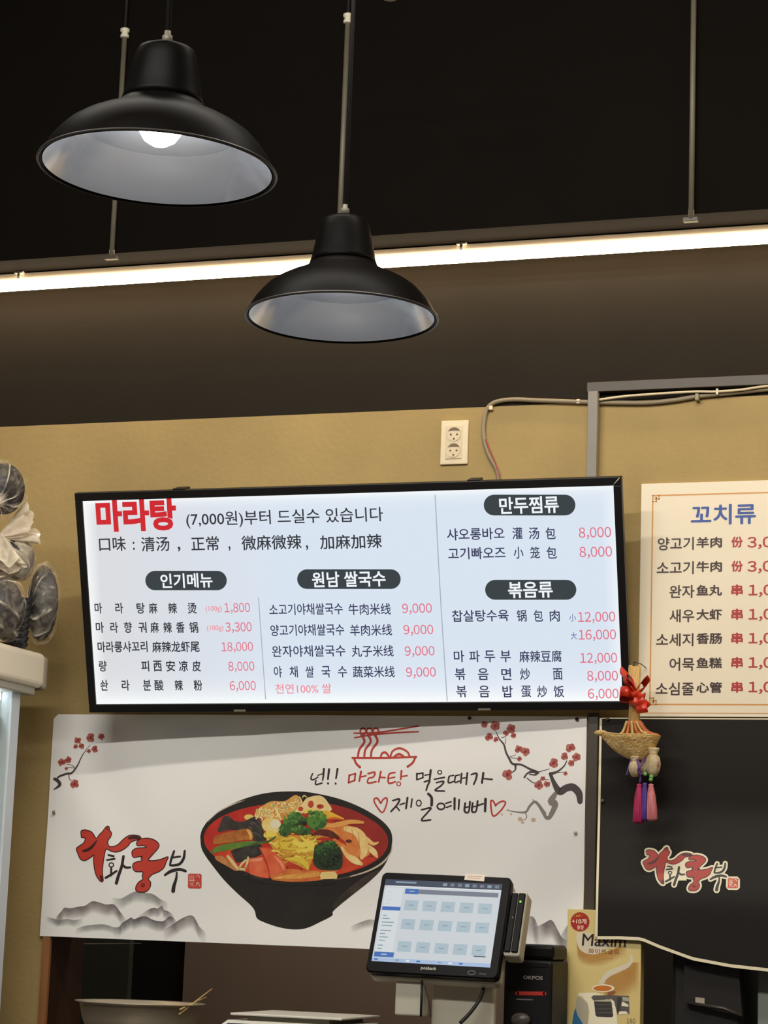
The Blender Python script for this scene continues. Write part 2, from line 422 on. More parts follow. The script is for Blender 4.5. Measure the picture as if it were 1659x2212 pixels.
# ------------------------------------------------------------------ pendant lamps
def pendant(px, py, depth, label, bulb_z, bulb_r, tilt, bm_):
    P = CAM+pixel_ray(px, py)*depth; Rr = 0.178
    t = thing('pendant_lamp', label, 'lamp', P, 'black industrial pendant lamps')
    T = Matrix.Translation(P) @ Matrix.Rotation(R(tilt), 4, 'Y')
    prof = [(1.0, 0.0), (0.965, 0.07), (0.915, 0.155), (0.86, 0.225), (0.79, 0.30), (0.70, 0.365), (0.60, 0.42), (0.50, 0.465), (0.42, 0.505),
            (0.378, 0.54), (0.350, 0.575), (0.332, 0.63), (0.312, 0.73), (0.290, 0.84), (0.268, 0.95), (0.250, 1.02), (0.232, 1.055), (0.19, 1.075), (0.09, 1.11), (0.0, 1.125)]
    outer = [(r*Rr, z*Rr) for r, z in prof[:11]]
    b = MB(); b.lathe(outer+[(r*Rr-0.003, z*Rr-0.002) for r, z in prof[:11]][::-1]+[outer[0]], 0, 96, T); b.build('shade', M['black_shade'], t)
    b = MB(); b.lathe([(prof[10][0]*Rr-0.002, prof[10][1]*Rr)]+[(r*Rr+0.0008, z*Rr) for r, z in prof[10:]], 0, 64, T)
    b.build('neck_cap', M['black_shade'], t)
    b = MB()
    inn = [(0.985, 0.004), (0.95, 0.065), (0.90, 0.145), (0.845, 0.212), (0.775, 0.285), (0.685, 0.345)]
    inn2 = [(0.6845, 0.3455), (0.58, 0.40), (0.48, 0.445), (0.40, 0.48), (0.34, 0.53), (0.30, 0.60), (0.0, 0.62)]
    b.lathe([(r*Rr-0.004, z*Rr) for r, z in inn], 0, 96, T); b.f = [f for f in b.f if len(f) == 4]; b.mi = b.mi[:len(b.f)]; b.sm = b.sm[:len(b.f)]
    m0 = len(b.f)
    b.lathe([((r*Rr-0.004) if r > 0 else 0, z*Rr) for r, z in inn2], 0, 96, T)
    keep = [i for i, f in enumerate(b.f) if len(f) == 4 or i < m0]
    b.f = [b.f[i] for i in keep]; b.mi = [b.mi[i] for i in keep]; b.sm = [b.sm[i] for i in keep]
    b.build('reflector', M['silver'], t)
    b = MB(); tor = [((1.0*Rr)+0.0022*math.cos(a), 0.0022*math.sin(a)) for a in [2*math.pi*i/8 for i in range(9)]]
    b.lathe(tor, 0, 96, T); b.build('rim', M['rim'], t)
    b = MB()
    bp = [(0.0, -1.0), (0.35, -0.94), (0.7, -0.72), (0.93, -0.36), (1.0, 0.0), (0.95, 0.32), (0.78, 0.65), (0.58, 0.95), (0.5, 1.25), (0.45, 1.6)]
    b.lathe([(r*bulb_r, bulb_z+bulb_r+z*bulb_r) for r, z in bp], 0, 32, T); b.build('bulb', bm_, t)
    b = MB(); top = T @ Vector((0, 0, 1.115*Rr))
    b.lathe([(0, 0), (0.008, 0), (0.008, 0.012), (0.005, 0.014), (0.005, 0.02), (0, 0.021)], 0, 16, Matrix.Translation(top)); b.build('cord_grip', M['conduit'], t)
    b = MB(); b.tube([top+Vector((0, 0, 0.015)), (top.x, top.y, (top.z+ZC)/2), (top.x, top.y, ZC)], 0.0042, 0, 10); b.build('cord', M['cord'], t)
pendant(340, 366, 3.41, 'larger black pendant lamp with a bright white bulb showing under its shade', 0.036, 0.034, 1.3, M['bulb'])
pendant(738, 687, 4.21, 'smaller black pendant lamp crossing the light strip, no bulb showing', 0.058, 0.026, -0.6, M['bulb2'])

# ------------------------------------------------------------------ backlit menu board
a, bb, c = R(17.1643), R(-1.0012), R(5.0)
RM = (Matrix.Rotation(c, 3, 'Z') @ Matrix.Rotation(a, 3, 'X') @ Matrix.Rotation(bb, 3, 'Y'))
TU, TN, TV = RM @ Vector((1, 0, 0)), RM @ Vector((0, -1, 0)), RM @ Vector((0, 0, 1))
BW, BH = 1.4304, 0.5807
B0 = Vector((-1.97169, -0.10, 1.94185))
def tvp(x, n, z): return B0 + TU*x + TN*n + TV*z
TM = Matrix.Translation(B0) @ RM.to_4x4()
tv = thing('menu_board', 'wide backlit white menu board in a black frame, tilted above the banner', 'menu board', B0)
FR = 0.0215
b = MB(); T_ = TM
for lo, hi in (((-BW/2, 0, BH-FR), (BW/2, 0.028, BH)), ((-BW/2, 0, 0), (BW/2, 0.028, FR)), ((-BW/2, 0, FR), (-BW/2+FR*0.92, 0.028, BH-FR)), ((BW/2-FR*0.92, 0, FR), (BW/2, 0.028, BH-FR))):
    b.box(lo, hi, 0, 0.0018, T_)
b.box((-BW/2+0.004, 0.020, 0.004), (BW/2-0.004, 0.0275, BH-0.004), 0, 0, T_)
b.build('frame', M['bezel'], tv)
# lit face
def lit_panel():
    m = bpy.data.materials.new('lit_panel'); m.use_nodes = True; nt = m.node_tree; p = nt.nodes['Principled BSDF']
    p.inputs['Base Color'].default_value = (0.02, 0.02, 0.02, 1); p.inputs['Roughness'].default_value = 0.3; p.inputs['Specular IOR Level'].default_value = 0.2
    at_ = nt.nodes.new('ShaderNodeAttribute'); at_.attribute_name = 'fade'       # lamp strips run along the top and bottom edges
    mx = nt.nodes.new('ShaderNodeMix'); mx.data_type = 'RGBA'
    tc = nt.nodes.new('ShaderNodeTexCoord'); sp = nt.nodes.new('ShaderNodeSeparateXYZ'); nt.links.new(tc.outputs['Object'], sp.inputs[0])
    mr = nt.nodes.new('ShaderNodeMapRange'); mr.inputs[1].default_value = -0.70; mr.inputs[2].default_value = -0.15; nt.links.new(sp.outputs[0], mr.inputs[0])
    mx.inputs[6].default_value = rgb(219, 219, 222); mx.inputs[7].default_value = rgb(217, 228, 242)
    nt.links.new(mr.outputs[0], mx.inputs[0])
    m2 = nt.nodes.new('ShaderNodeMix'); m2.data_type = 'RGBA'; m2.inputs[7].default_value = rgb(252, 255, 255)
    nt.links.new(mx.outputs[2], m2.inputs[6]); nt.links.new(at_.outputs['Fac'], m2.inputs[0])
    nt.links.new(m2.outputs[2], p.inputs['Emission Color']); p.inputs['Emission Strength'].default_value = 0.98
    return m
LITM = lit_panel()
TXT = [LITM, glow('lit_black_ink', (56, 60, 66), 0.9), glow('lit_navy_ink', (62, 66, 98), 0.9), glow('lit_red_title', (206, 40, 48), 1.0),
       glow('lit_price_ink', (226, 112, 130), 1.0), glow('lit_pill', (62, 70, 74), 0.9), glow('lit_white', (240, 246, 252), 1.0),
       glow('lit_divider', (176, 186, 202), 0.9), glow('lit_pink_small', (238, 150, 160), 1.0), glow('lit_blue_small', (98, 122, 170), 0.9)]
tvs = Sheet(tvp(0, 0, 0)-TN*0.006, TU, TV, ls=0.00025)
b = MB()
x0, x1, z0, z1 = -BW/2+FR*0.9, BW/2-FR*0.9, FR-0.001, BH-FR+0.001
xs = [x0+(x1-x0)*i/40 for i in range(41)]; zs = [z0+(z1-z0)*(i/40) for i in range(41)]
vv = []; fd = []
for zi, z in enumerate(zs):
    for xi, x in enumerate(xs):
        vv.append(tvs.P0+TU*x+TV*z); e = max(math.exp(-(z-z0)/0.030)*1.15, math.exp(-(z1-z)/0.013)*0.9, 0.8*math.exp(-(x-x0)/0.008), 0.5*math.exp(-(x1-x)/0.010))
        fd.append(min(1, e))
b.add(vv, [[i*41+j, i*41+j+1, (i+1)*41+j+1, (i+1)*41+j] for i in range(40) for j in range(40)], 0, False, fade=fd)
Z1, Z2, Z3 = zoomer(150, 1030, 3.687), zoomer(560, 1030, 3.77), zoomer(900, 1030, 3.53)
Z4, Z5, Z6 = zoomer(180, 1280, 3.95), zoomer(550, 1280, 3.858), zoomer(920, 1280, 3.607)
BK, NV, RD, PR, PL, WH, DV, PK, BL = 1, 2, 3, 4, 5, 6, 7, 8, 9
def tx(T, body, xl, xr, cy, h, mi, bold=0.0, layer=2): tvs.T = T; tvs.text(b, body, xl, xr, cy, h, mi, layer, bold)
tx(Z1, '마라탕', 212, 852, 305, 258, RD, 0.042)
tx(ID, '(7,000원)부터 드실수 있습니다', 402, 828, 1118.5, 36, BK, 0.008)
for s_, l_, r_, y_, h_ in (('口味', 214, 272, 1175, 31), (':', 287, 291, 1179, 18), ('清汤', 305, 366, 1175, 32), (',', 384, 390, 1186, 11), ('正常', 413, 473, 1174, 31),
                           (',', 494, 498, 1185, 11), ('微麻微辣', 521.5, 651.5, 1171.5, 32), (',', 661, 666, 1183, 11), ('加麻加辣', 691, 825, 1170, 31)):
    tx(ID, s_, l_, r_, y_, h_, BK, 0.012)
def pill(xl, xr, cy, h, body, tl, tr, th):
    tvs.T = ID; r = h/2
    pts = [(xr-r+r*math.cos(t), cy+r*math.sin(t)) for t in [math.pi*(-0.5+i/14) for i in range(15)]]+[(xl+r+r*math.cos(t), cy+r*math.sin(t)) for t in [math.pi*(0.5+i/14) for i in range(15)]]
    u = [tvs.uv(*p) for p in pts]; um = sum(p[1] for p in u)/len(u)
    tvs.fill(b, [(p[0], um+(p[1]-um)) for p in u], PL, 1); tx(ID, body, tl, tr, cy, th, WH, 0.020)
pill(314, 490, 1254, 42, '인기메뉴', 346.6, 459, 31.5)
pill(642, 865.6, 1251, 42.5, '원남 쌀국수', 674, 833, 34)
pill(1045, 1243, 1091, 45, '만두찜류', 1078.5, 1207, 37)
pill(1048, 1245, 1274, 43, '볶음류', 1097.5, 1194, 35)
tvs.T = ID
tvs.mpp = 0.00121
tvs.stroke(b, [(940, 1070, 2.2), (951, 1280, 2.2), (966, 1513, 2.2)], DV, 1); tvs.stroke(b, [(558.5, 1291, 2), (573.7, 1510, 2)], DV, 1, curve=False)
for s_, l_, r_, y_ in (('샤오롱바오', 230, 670, 435), ('灌', 730, 808, 430), ('汤', 855, 935, 430), ('包', 982, 1060, 430), ('고기빠오즈', 240, 678, 582), ('小', 740, 815, 578), ('笼', 865, 940, 578), ('包', 990, 1068, 578)):
    tx(Z3, s_, l_, r_, y_, 92, NV, 0.013)
tx(Z3, '8,000', 1237, 1483, 429, 92, PR, 0.006); tx(Z3, '8,000', 1242, 1490, 577, 92, PR, 0.006)
rows4 = [(133, (('마', 97, 160), ('라', 273, 340), ('탕', 455, 525), ('麻', 560, 632), ('辣', 725, 800), ('烫', 890, 968))),
         (297, (('마', 107, 175), ('라', 230, 297), ('향', 347, 415), ('궈', 470, 540), ('麻', 572, 645), ('辣', 683, 757), ('香', 792, 865), ('锅', 905, 980))),
         (462, (('마라룽샤꼬리', 122, 548), ('麻辣龙虾尾', 587, 992))),
         (627, (('량', 135, 200), ('피', 495, 562), ('西', 598, 670), ('安', 706, 785), ('凉', 815, 892), ('皮', 930, 1003))),
         (790, (('솬', 145, 212), ('라', 328, 395), ('분', 510, 578), ('酸', 607, 685), ('辣', 780, 850), ('粉', 942, 1015)))]
for y_, r_ in rows4:
    for s_, l_, rr in r_: tx(Z4, s_, l_, rr, y_, 94, BK, 0.019)
for s_, l_, r_, y_ in (('1,800', 1205, 1422, 134), ('3,300', 1213, 1437, 299), ('18,000', 1180, 1448, 467), ('8,000', 1238, 1460, 634), ('6,000', 1250, 1472, 800)): tx(Z4, s_, l_, r_, y_, 92, PR, 0.004)
tx(Z4, '(100g)', 1043, 1183, 142, 58, PK, 0.012); tx(Z4, '(100g)', 1055, 1195, 307, 58, PK, 0.012)
for y_, r_ in ((138, (('소고기야채쌀국수', 122, 735), ('牛肉米线', 783, 1135))), (312, (('양고기야채쌀국수', 132, 747), ('羊肉米线', 795, 1145))), (487, (('완자야채쌀국수', 145, 757), ('丸子米线', 808, 1158))),
               (660, (('야', 160, 228), ('채', 292, 360), ('쌀', 425, 495), ('국', 558, 632), ('수', 695, 770), ('蔬菜米线', 818, 1168)))):
    for s_, l_, rr in r_: tx(Z5, s_, l_, rr, y_, 96, NV, 0.012)
for i, y_ in enumerate((136, 314, 492, 668)): tx(Z5, '9,000', 1230+11*i, 1478+11*i, y_, 92, PR, 0.006)
tx(Z5, '천연100% 쌀', 172, 640, 800, 82, PK, 0.010)
for y_, r_ in ((180, (('찹살탕수육', 203, 645), ('锅', 708, 785), ('包', 838, 912), ('肉', 965, 1043))), (497, (('마', 218, 300), ('파', 338, 420), ('두', 457, 540), ('부', 580, 662), ('麻辣豆腐', 727, 1058))),
               (635, (('볶', 225, 308), ('음', 405, 488), ('면', 588, 665), ('炒', 733, 812), ('面', 990, 1065))), (770, (('볶', 237, 318), ('음', 413, 497), ('밥', 597, 677), ('蛋', 742, 820), ('炒', 868, 945), ('饭', 995, 1077)))):
    for s_, l_, rr in r_: tx(Z6, s_, l_, rr, y_, 92, NV, 0.013)
for s_, l_, r_, y_ in (('12,000', 1185, 1475, 194), ('16,000', 1190, 1482, 333), ('12,000', 1202, 1490, 514), ('8,000', 1257, 1497, 654), ('6,000', 1263, 1502, 793)): tx(Z6, s_, l_, r_, y_, 90, PR, 0.006)
tx(Z6, '小', 1117, 1170, 196, 58, BL, 0.003); tx(Z6, '大', 1128, 1178, 337, 58, BL, 0.006)
b.build('lit_face', TXT, tv)
for x, z in ((-0.43, BH), (0.345, BH)):        # hanging brackets on the top edge
    b = MB(); b.box((x-0.016, 0.004, z-0.002), (x+0.016, 0.05, z+0.004), 0, 0.001, TM); b.box((x-0.013, 0.028, z-0.03), (x+0.013, 0.05, z+0.002), 0, 0, TM); b.build('hanging_bracket', M['bezel'], tv)
for x in (-0.30, 0.345):
    b = MB(); b.box((x-0.016, -0.0012, 0.001), (x+0.016, 0.004, 0.006), 0, 0, TM); b.build('frame_catch', M['bezel_edge'], tv)
crn = [tvp(BW/2-FR*0.85, 0.0006, BH-FR*0.85), tvp(BW/2-0.004, 0.0006, BH-0.003), tvp(BW/2-0.006, 0.0006, BH-0.003)]
b = MB(); b.tube([crn[0], crn[1]], 0.0011, 0, 6); b.build('corner_scuff', M['clip'], tv)

# ------------------------------------------------------------------ banner
BX0, BX1, BZ0, BZ1 = -2.864, -1.378, 1.347, 1.940
def wrinkle(u, v):
    U, V = u, v
    h = 0.004
    h += 0.0042*math.sin(9*U-7*V+0.6)*math.exp(-((U-0.12)/0.25)**2)
    h += 0.0026*math.sin(26*U+15*V)*math.exp(-((U-0.10)/0.18)**2-((V-0.32)/0.2)**2)
    h += 0.0038*math.sin(17*U-13*V+1)*math.exp(-((U-1.36)/0.2)**2-((V-0.12)/0.22)**2)
    h += 0.0022*math.sin(6*U+1.0)*math.sin(5.5*V+0.4)
    h += 0.0016*math.sin(13*U-4*V)*math.sin(9*V+2.0)
    h += 0.003*math.exp(-((V-0.575)/0.03)**2)*math.sin(11*U)**2
    return h
bnr = thing('banner', 'white vinyl banner picturing a noodle bowl, pinned under the lit menu board', 'banner', ((BX0+BX1)/2, -0.006, BZ0))
bs = Sheet((BX0, -0.006, BZ0), (1, 0, 0), (0, 0, 1), wr=wrinkle, ls=0.0001); bs.mpp = 0.00124
b = MB()
W_, H_ = BX1-BX0, BZ1-BZ0; nx, ny = 110, 46
vv = []
for j in range(ny+1):
    for i in range(nx+1):
        u, v = W_*i/nx, H_*j/ny
        if j == ny and i == 0: u, v = 0.006, H_-0.006
        vv.append(bs.pos(u, v, 0))
b.add(vv, [[j*(nx+1)+i, j*(nx+1)+i+1, (j+1)*(nx+1)+i+1, (j+1)*(nx+1)+i] for j in range(ny) for i in range(nx)], 0, True)
PM = [mat('banner_vinyl', (242, 240, 237), 0.42, spec=0.4)]; PI = {'v': 0}
def ink(name, c, **k):
    if name not in PI: PI[name] = len(PM); PM.append(mat('ink_'+name, c, k.pop('rough', 0.45), **k))
    return PI[name]
# --- bowl
Z = zoomer(420, 1690, 3.687); bs.T = Z
def P_(name, c, pts, layer, curve=True, step=0.02, **k): bs.poly(b, pts, ink(name, c, **k), layer, step, curve)
def ell(cx, cy, rx, ry, rot=0.0, n=48): 
    ca, sa = math.cos(rot), math.sin(rot)
    return [(cx+rx*math.cos(t)*ca-ry*math.sin(t)*sa, cy+rx*math.cos(t)*sa+ry*math.sin(t)*ca) for t in [2*math.pi*i/n for i in range(n)]]
def S_(name, c, pts, layer, w=None, curve=True, **k): bs.stroke(b, pts, ink(name, c, **k), layer, w, curve)
RT_ = 0.035
bowl_out = [(52, 430), (60, 520), (95, 590), (160, 680), (240, 780), (340, 880), (470, 1000), (500, 1080), (560, 1115), (680, 1155), (800, 1172), (900, 1160), (1010, 1110), (1100, 1062),
            (1115, 1020), (1260, 900), (1400, 790), (1500, 690), (1560, 580), (1582, 470), (1565, 380), (1480, 290), (1330, 200), (1150, 130), (950, 85), (800, 72), (600, 82), (420, 125), (250, 200), (130, 290), (70, 370)]
P_('bowl_black', (38, 33, 29), bowl_out, 1, c2=(28, 24, 21), scale=14)
P_('soup', (196, 50, 34), ell(815, 462, 735, 300, 0.022), 2, c2=(178, 38, 28), scale=30)
P_('soup_right', (160, 42, 32), [(1080, 170), (1250, 215), (1400, 290), (1510, 380), (1545, 470), (1530, 540), (1470, 600), (1300, 560), (1150, 400)], 3, c2=(148, 38, 30), scale=20)
P_('soup_warm', (214, 78, 40), [(130, 560), (250, 640), (500, 740), (900, 770), (1200, 720), (1450, 600), (1200, 560), (600, 520), (300, 500)], 3, c2=(190, 50, 32), scale=24)
P_('bowl_black', (0, 0, 0), [(1080, 160), (1250, 200), (1400, 268), (1510, 350), (1560, 430), (1582, 470), (1565, 380), (1480, 290), (1330, 200), (1150, 130), (950, 85), (800, 72), (800, 92), (950, 125)], 4)
S_('rim_light', (206, 190, 168), [(115, 312, 3), (190, 240, 8), (300, 180, 10), (400, 145, 3)], 5)
S_('rim_light', 0, [(1580, 490, 3), (1570, 560, 10), (1500, 645, 14), (1380, 710, 12), (1240, 752, 8)], 5)
S_('rim_dull', (96, 78, 62), [(1240, 752, 8), (1000, 795, 7), (800, 800, 6), (600, 785, 5), (400, 730, 4)], 5)
P_('bowl_sheen', (74, 62, 50), [(1500, 690), (1400, 790), (1260, 895), (1130, 1000), (1120, 960), (1250, 830), (1400, 730)], 4, c2=(48, 41, 35), scale=22)
for i in range(22):
    y = 820+13*i; hw = 560-1.05*(y-790)
    S_('bowl_groove', (46, 40, 35), [(830-hw*0.8, y-30, 1), (830, y+10, 2.2), (830+hw*0.8, y-35, 1)], 3)
# wood-ear fungus
P_('fungus', (44, 38, 35), [(235, 275), (275, 268), (330, 310), (400, 310), (450, 285), (490, 275), (530, 310), (555, 400), (570, 460), (480, 470), (440, 400), (300, 380), (195, 395), (210, 330)], 6, c2=(70, 62, 56), scale=60)
P_('fungus', 0, [(290, 550), (400, 500), (520, 490), (545, 560), (480, 600), (350, 640), (320, 610)], 6)
for i in range(14):
    x = 430+random.random()*110; y = 300+random.random()*120; S_('fungus_light', (104, 96, 88), [(x, y, 3), (x+18, y+6, 5), (x+28, y+20, 2)], 7)
P_('tofu_roll', (190, 118, 52), [(165, 430), (260, 400), (380, 375), (440, 372), (465, 410), (465, 455), (400, 460), (280, 480), (160, 490)], 8, c2=(160, 88, 36), scale=50)
S_('tofu_end', (222, 178, 92), [(425, 380, 16), (448, 415, 24), (452, 452, 14)], 9)
S_('green_stem', (108, 142, 54), [(145, 555, 26), (200, 530, 46), (300, 510, 50), (400, 492, 40), (480, 482, 24), (560, 480, 12), (640, 440, 16)], 9, c2=(84, 122, 44), scale=40)
S_('green_dark', (66, 92, 44), [(440, 505, 14), (520, 478, 16), (600, 470, 12), (650, 430, 10)], 10)
P_('mush', (206, 142, 82), [(165, 590), (230, 590), (290, 640), (350, 690), (330, 705), (250, 660), (180, 620)], 7, c2=(186, 112, 62), scale=50)
for q in ([(270, 590, 24), (310, 640, 26), (350, 690, 22)], [(410, 620, 16), (380, 650, 18), (360, 680, 14)], [(360, 690, 22), (400, 690, 18), (420, 660, 14)], [(430, 600, 18), (420, 650, 20), (400, 700, 16)]):
    S_('enoki', (226, 198, 138), q, 9)
P_('crab', (214, 84, 46), [(440, 605), (540, 598), (575, 660), (600, 740), (595, 765), (520, 755), (445, 730), (435, 660)], 10, curve=False, c2=(232, 122, 82), scale=26)
P_('crab', 0, [(520, 515), (600, 535), (670, 580), (725, 645), (730, 700), (650, 735), (595, 740), (590, 680), (560, 600)], 11, curve=False)
S_('crab_light', (238, 148, 110), [(450, 625, 10), (520, 615, 26), (545, 605, 10)], 12); S_('crab_light', 0, [(640, 590, 8), (690, 640, 22), (715, 690, 20)], 12)
S_('crab_dark', (184, 50, 28), [(520, 520, 8), (560, 600, 12), (590, 690, 10), (600, 760, 8)], 12)
# tremella
P_('trem_base', (226, 184, 96), [(485, 240), (540, 190), (620, 150), (720, 150), (810, 100), (860, 150), (900, 200), (860, 250), (700, 300), (560, 290), (500, 270)], 6, c2=(212, 132, 62), scale=40)
random.seed(3)
for i in range(95):
    t = random.random(); x = 490+t*370+random.uniform(-15, 15); y = 265-150*t*0.75+random.uniform(-45, 45)
    a_ = random.uniform(0, 6.28); l_ = random.uniform(8, 24)
    S_(random.choice(['trem_a', 'trem_a', 'trem_b']), random.choice([(246, 226, 156)]) if 'trem_a' not in PI else (236, 206, 128), [(x, y, 7), (x+l_*math.cos(a_), y+l_*math.sin(a_), 11), (x+1.6*l_*math.cos(a_+.8), y+1.6*l_*math.sin(a_+.8), 5)], 7+i % 2)
S_('trem_a', 0, [(640, 200, 12), (670, 250, 14), (690, 300, 12)], 9)
P_('lotus', (236, 204, 136), [(865, 165), (900, 125), (980, 105), (1030, 118), (1070, 165), (1098, 215), (1060, 235), (960, 225), (850, 245), (800, 235)], 8, c2=(244, 220, 160), scale=30)
for x, y, rx, ry in ((930, 175, 24, 28), (1005, 193, 30, 18), (848, 212, 22, 18)): bs.disc(b, x, y, rx, ry, ink('lotus_hole', (190, 74, 42)), 9)
bs.disc(b, 1000, 190, 16, 8, ink('lotus_hole2', (150, 40, 26)), 9.5)
P_('egg_w', (240, 222, 156), ell(615, 345, 78, 62, 0.3), 8, c2=(232, 196, 96), scale=26); bs.disc(b, 648, 330, 44, 34, ink('egg_hi', (236, 226, 192)), 9)
P_('egg_w', 0, ell(440, 280, 40, 24, 0.1), 5.5)
P_('corn', (232, 176, 48), [(980, 210), (1060, 225), (1130, 255), (1200, 295), (1100, 290), (1050, 300), (980, 280)], 8, c2=(240, 200, 70), scale=40)
S_('corn_edge', (220, 110, 36), [(1050, 295, 10), (1120, 285, 18), (1195, 298, 6)], 8.5)
# noodles
P_('nd_bed', (206, 132, 46), [(570, 400), (650, 395), (760, 420), (900, 430), (960, 480), (945, 600), (900, 690), (780, 640), (700, 600), (640, 520), (580, 470)], 7.2, c2=(216, 176, 62), scale=50)
P_('broth_orange', (204, 92, 40), [(600, 740), (740, 690), (900, 700), (1000, 700), (1150, 700), (1010, 780), (800, 795), (640, 782)], 7.2, c2=(220, 130, 62), scale=40)
random.seed(5)
for i in range(46):
    x = random.uniform(580, 900); y = random.uniform(400, 620); l_ = random.uniform(60, 150); d_ = random.uniform(-40, 50)
    c_ = random.choice(('nd_a', 'nd_a', 'nd_b', 'nd_c')); col = {'nd_a': (226, 196, 66), 'nd_b': (206, 150, 50), 'nd_c': (238, 214, 92)}[c_]
    S_(c_, col, [(x, y, 14), (x+l_*0.35, y+d_*0.9, 20), (x+l_*0.7, y+d_, 18), (x+l_, y+d_*0.4, 10)], 7.5+0.5*(i % 5))
P_('nd_c', 0, [(800, 450), (850, 475), (920, 470), (960, 500), (930, 540), (880, 560), (840, 550), (800, 555), (830, 515), (780, 490)], 10.4)
S_('nd_a', 0, [(680, 470, 14), (720, 520, 20), (800, 530, 18), (900, 520, 14)], 10.5); S_('nd_b', 0, [(700, 590, 14), (790, 570, 18), (880, 575, 12)], 10.5)
S_('nd_a', 0, [(735, 610, 20), (820, 615, 34), (890, 650, 40), (905, 690, 20)], 11); S_('soup_in', (186, 56, 28), [(740, 680, 20), (800, 670, 34), (860, 690, 20)], 10)
S_('nd_c', 0, [(570, 420, 40), (610, 410, 50), (650, 425, 30)], 8.2); S_('nd_c', 0, [(880, 240, 20), (920, 225, 30), (960, 230, 20)], 8.8)
# broccoli and cilantro
def florets(cx, cy, rx, ry, n, cols, layer, rs=(9, 22)):
    for i in range(n):
        a_ = random.uniform(0, 6.283); q = math.sqrt(random.random()); x = cx+rx*q*math.cos(a_); y = cy+ry*q*math.sin(a_)
        k = cols[min(len(cols)-1, int(len(cols)*(0.25*random.random()+0.75*(0.5+0.5*q*math.sin(a_+0.5)))))]
        r_ = random.uniform(*rs); bs.disc(b, x, y, r_, r_*0.85, ink(*k), layer+0.3*(i % 4), 9)
g1, g2, g3, g4, g5 = ('gr1', (120, 160, 70)), ('gr2', (84, 132, 54)), ('gr3', (58, 96, 44)), ('gr4', (40, 58, 34)), ('gr5', (28, 36, 26))
random.seed(11)
P_('gr3', (58, 96, 44), [(735, 300), (780, 250), (840, 240), (865, 290), (860, 340), (920, 370), (930, 410), (860, 420), (790, 390), (740, 430), (690, 420), (680, 370), (660, 385), (700, 330)], 12)
florets(800, 300, 90, 60, 60, (g1, g2, g2, g3, g4), 12.2, (7, 17)); florets(850, 380, 80, 34, 34, (g1, g2, g3, g4), 12.2, (6, 15)); florets(712, 390, 34, 40, 24, (g2, g3, g4), 12.2, (6, 14))
P_('gr2', (84, 132, 54), ell(980, 305, 80, 75), 12); florets(980, 300, 76, 72, 70, (g1, g1, g2, g2, g3, g3), 12.3, (8, 18)); bs.disc(b, 880, 328, 20, 16, ink('gr5', (28, 36, 26)), 13.6); florets(938, 238, 26, 20, 14, (g2, g3), 13, (7, 12))
P_('gr4', (40, 58, 34), [(955, 560), (965, 510), (1030, 475), (1090, 465), (1150, 510), (1185, 570), (1175, 680), (1100, 700), (1000, 690), (950, 640)], 13)
florets(1066, 580, 104, 104, 190, (g3, g3, g4, g4, g5, g5), 13.2, (7, 16)); florets(1090, 500, 60, 30, 30, (g2, g3, g3), 13.8, (6, 12))
# shrimp
P_('shr_o', (212, 112, 48), [(930, 420), (1040, 330), (1130, 330), (1250, 350), (1340, 400), (1400, 480), (1410, 560), (1350, 600), (1250, 560), (1200, 470), (1140, 440), (1040, 440)], 10, c2=(232, 150, 78), scale=36)
S_('shr_tail', (110, 44, 28), [(940, 420, 14), (1000, 400, 44), (1080, 410, 54), (1150, 440, 24)], 11, c2=(82, 32, 22), scale=60)
S_('shr_leg', (232, 164, 84), [(1050, 350, 20), (1150, 335, 36), (1250, 315, 34), (1350, 320, 20)], 11)
S_('shr_pale', (246, 222, 158), [(1210, 370, 36), (1290, 390, 60), (1345, 450, 74), (1360, 540, 60), (1340, 600, 30)], 12, c2=(238, 190, 108), scale=30)
S_('shr_pale', 0, [(1180, 520, 18), (1220, 580, 34), (1280, 620, 54), (1335, 650, 26)], 12)
S_('shr_pale', 0, [(1380, 450, 30), (1430, 490, 26), (1470, 480, 12)], 11.5); S_('shr_pale', 0, [(1400, 520, 40), (1440, 560, 44), (1462, 595, 16)], 11.5)
S_('shr_o', 0, [(1120, 460, 24), (1190, 520, 50), (1240, 560, 50), (1310, 610, 20)], 11.2); bs.disc(b, 1235, 470, 26, 14, ink('shr_tail', 0), 12.5)
S_('shr_line', (214, 120, 60), [(1260, 380, 4), (1270, 440, 5), (1250, 500, 4)], 13); S_('shr_line', 0, [(1310, 400, 4), (1320, 480, 5), (1300, 560, 4)], 13)
S_('prawn', (216, 138, 58), [(640, 765, 14), (720, 755, 26), (820, 750, 40), (920, 735, 46), (985, 730, 40)], 11, c2=(234, 178, 88), scale=60)
S_('shr_line', 0, [(830, 740, 5), (900, 720, 6), (980, 715, 4)], 12)
P_('cube', (234, 206, 134), [(1015, 715), (1120, 710), (1145, 735), (1140, 768), (1010, 772), (1003, 740)], 11, curve=False)
P_('bowl_black', 0, [(430, 735), (520, 768), (650, 782), (800, 793), (960, 785), (1100, 770), (1100, 812), (800, 822), (560, 806), (430, 765)], 11.8)
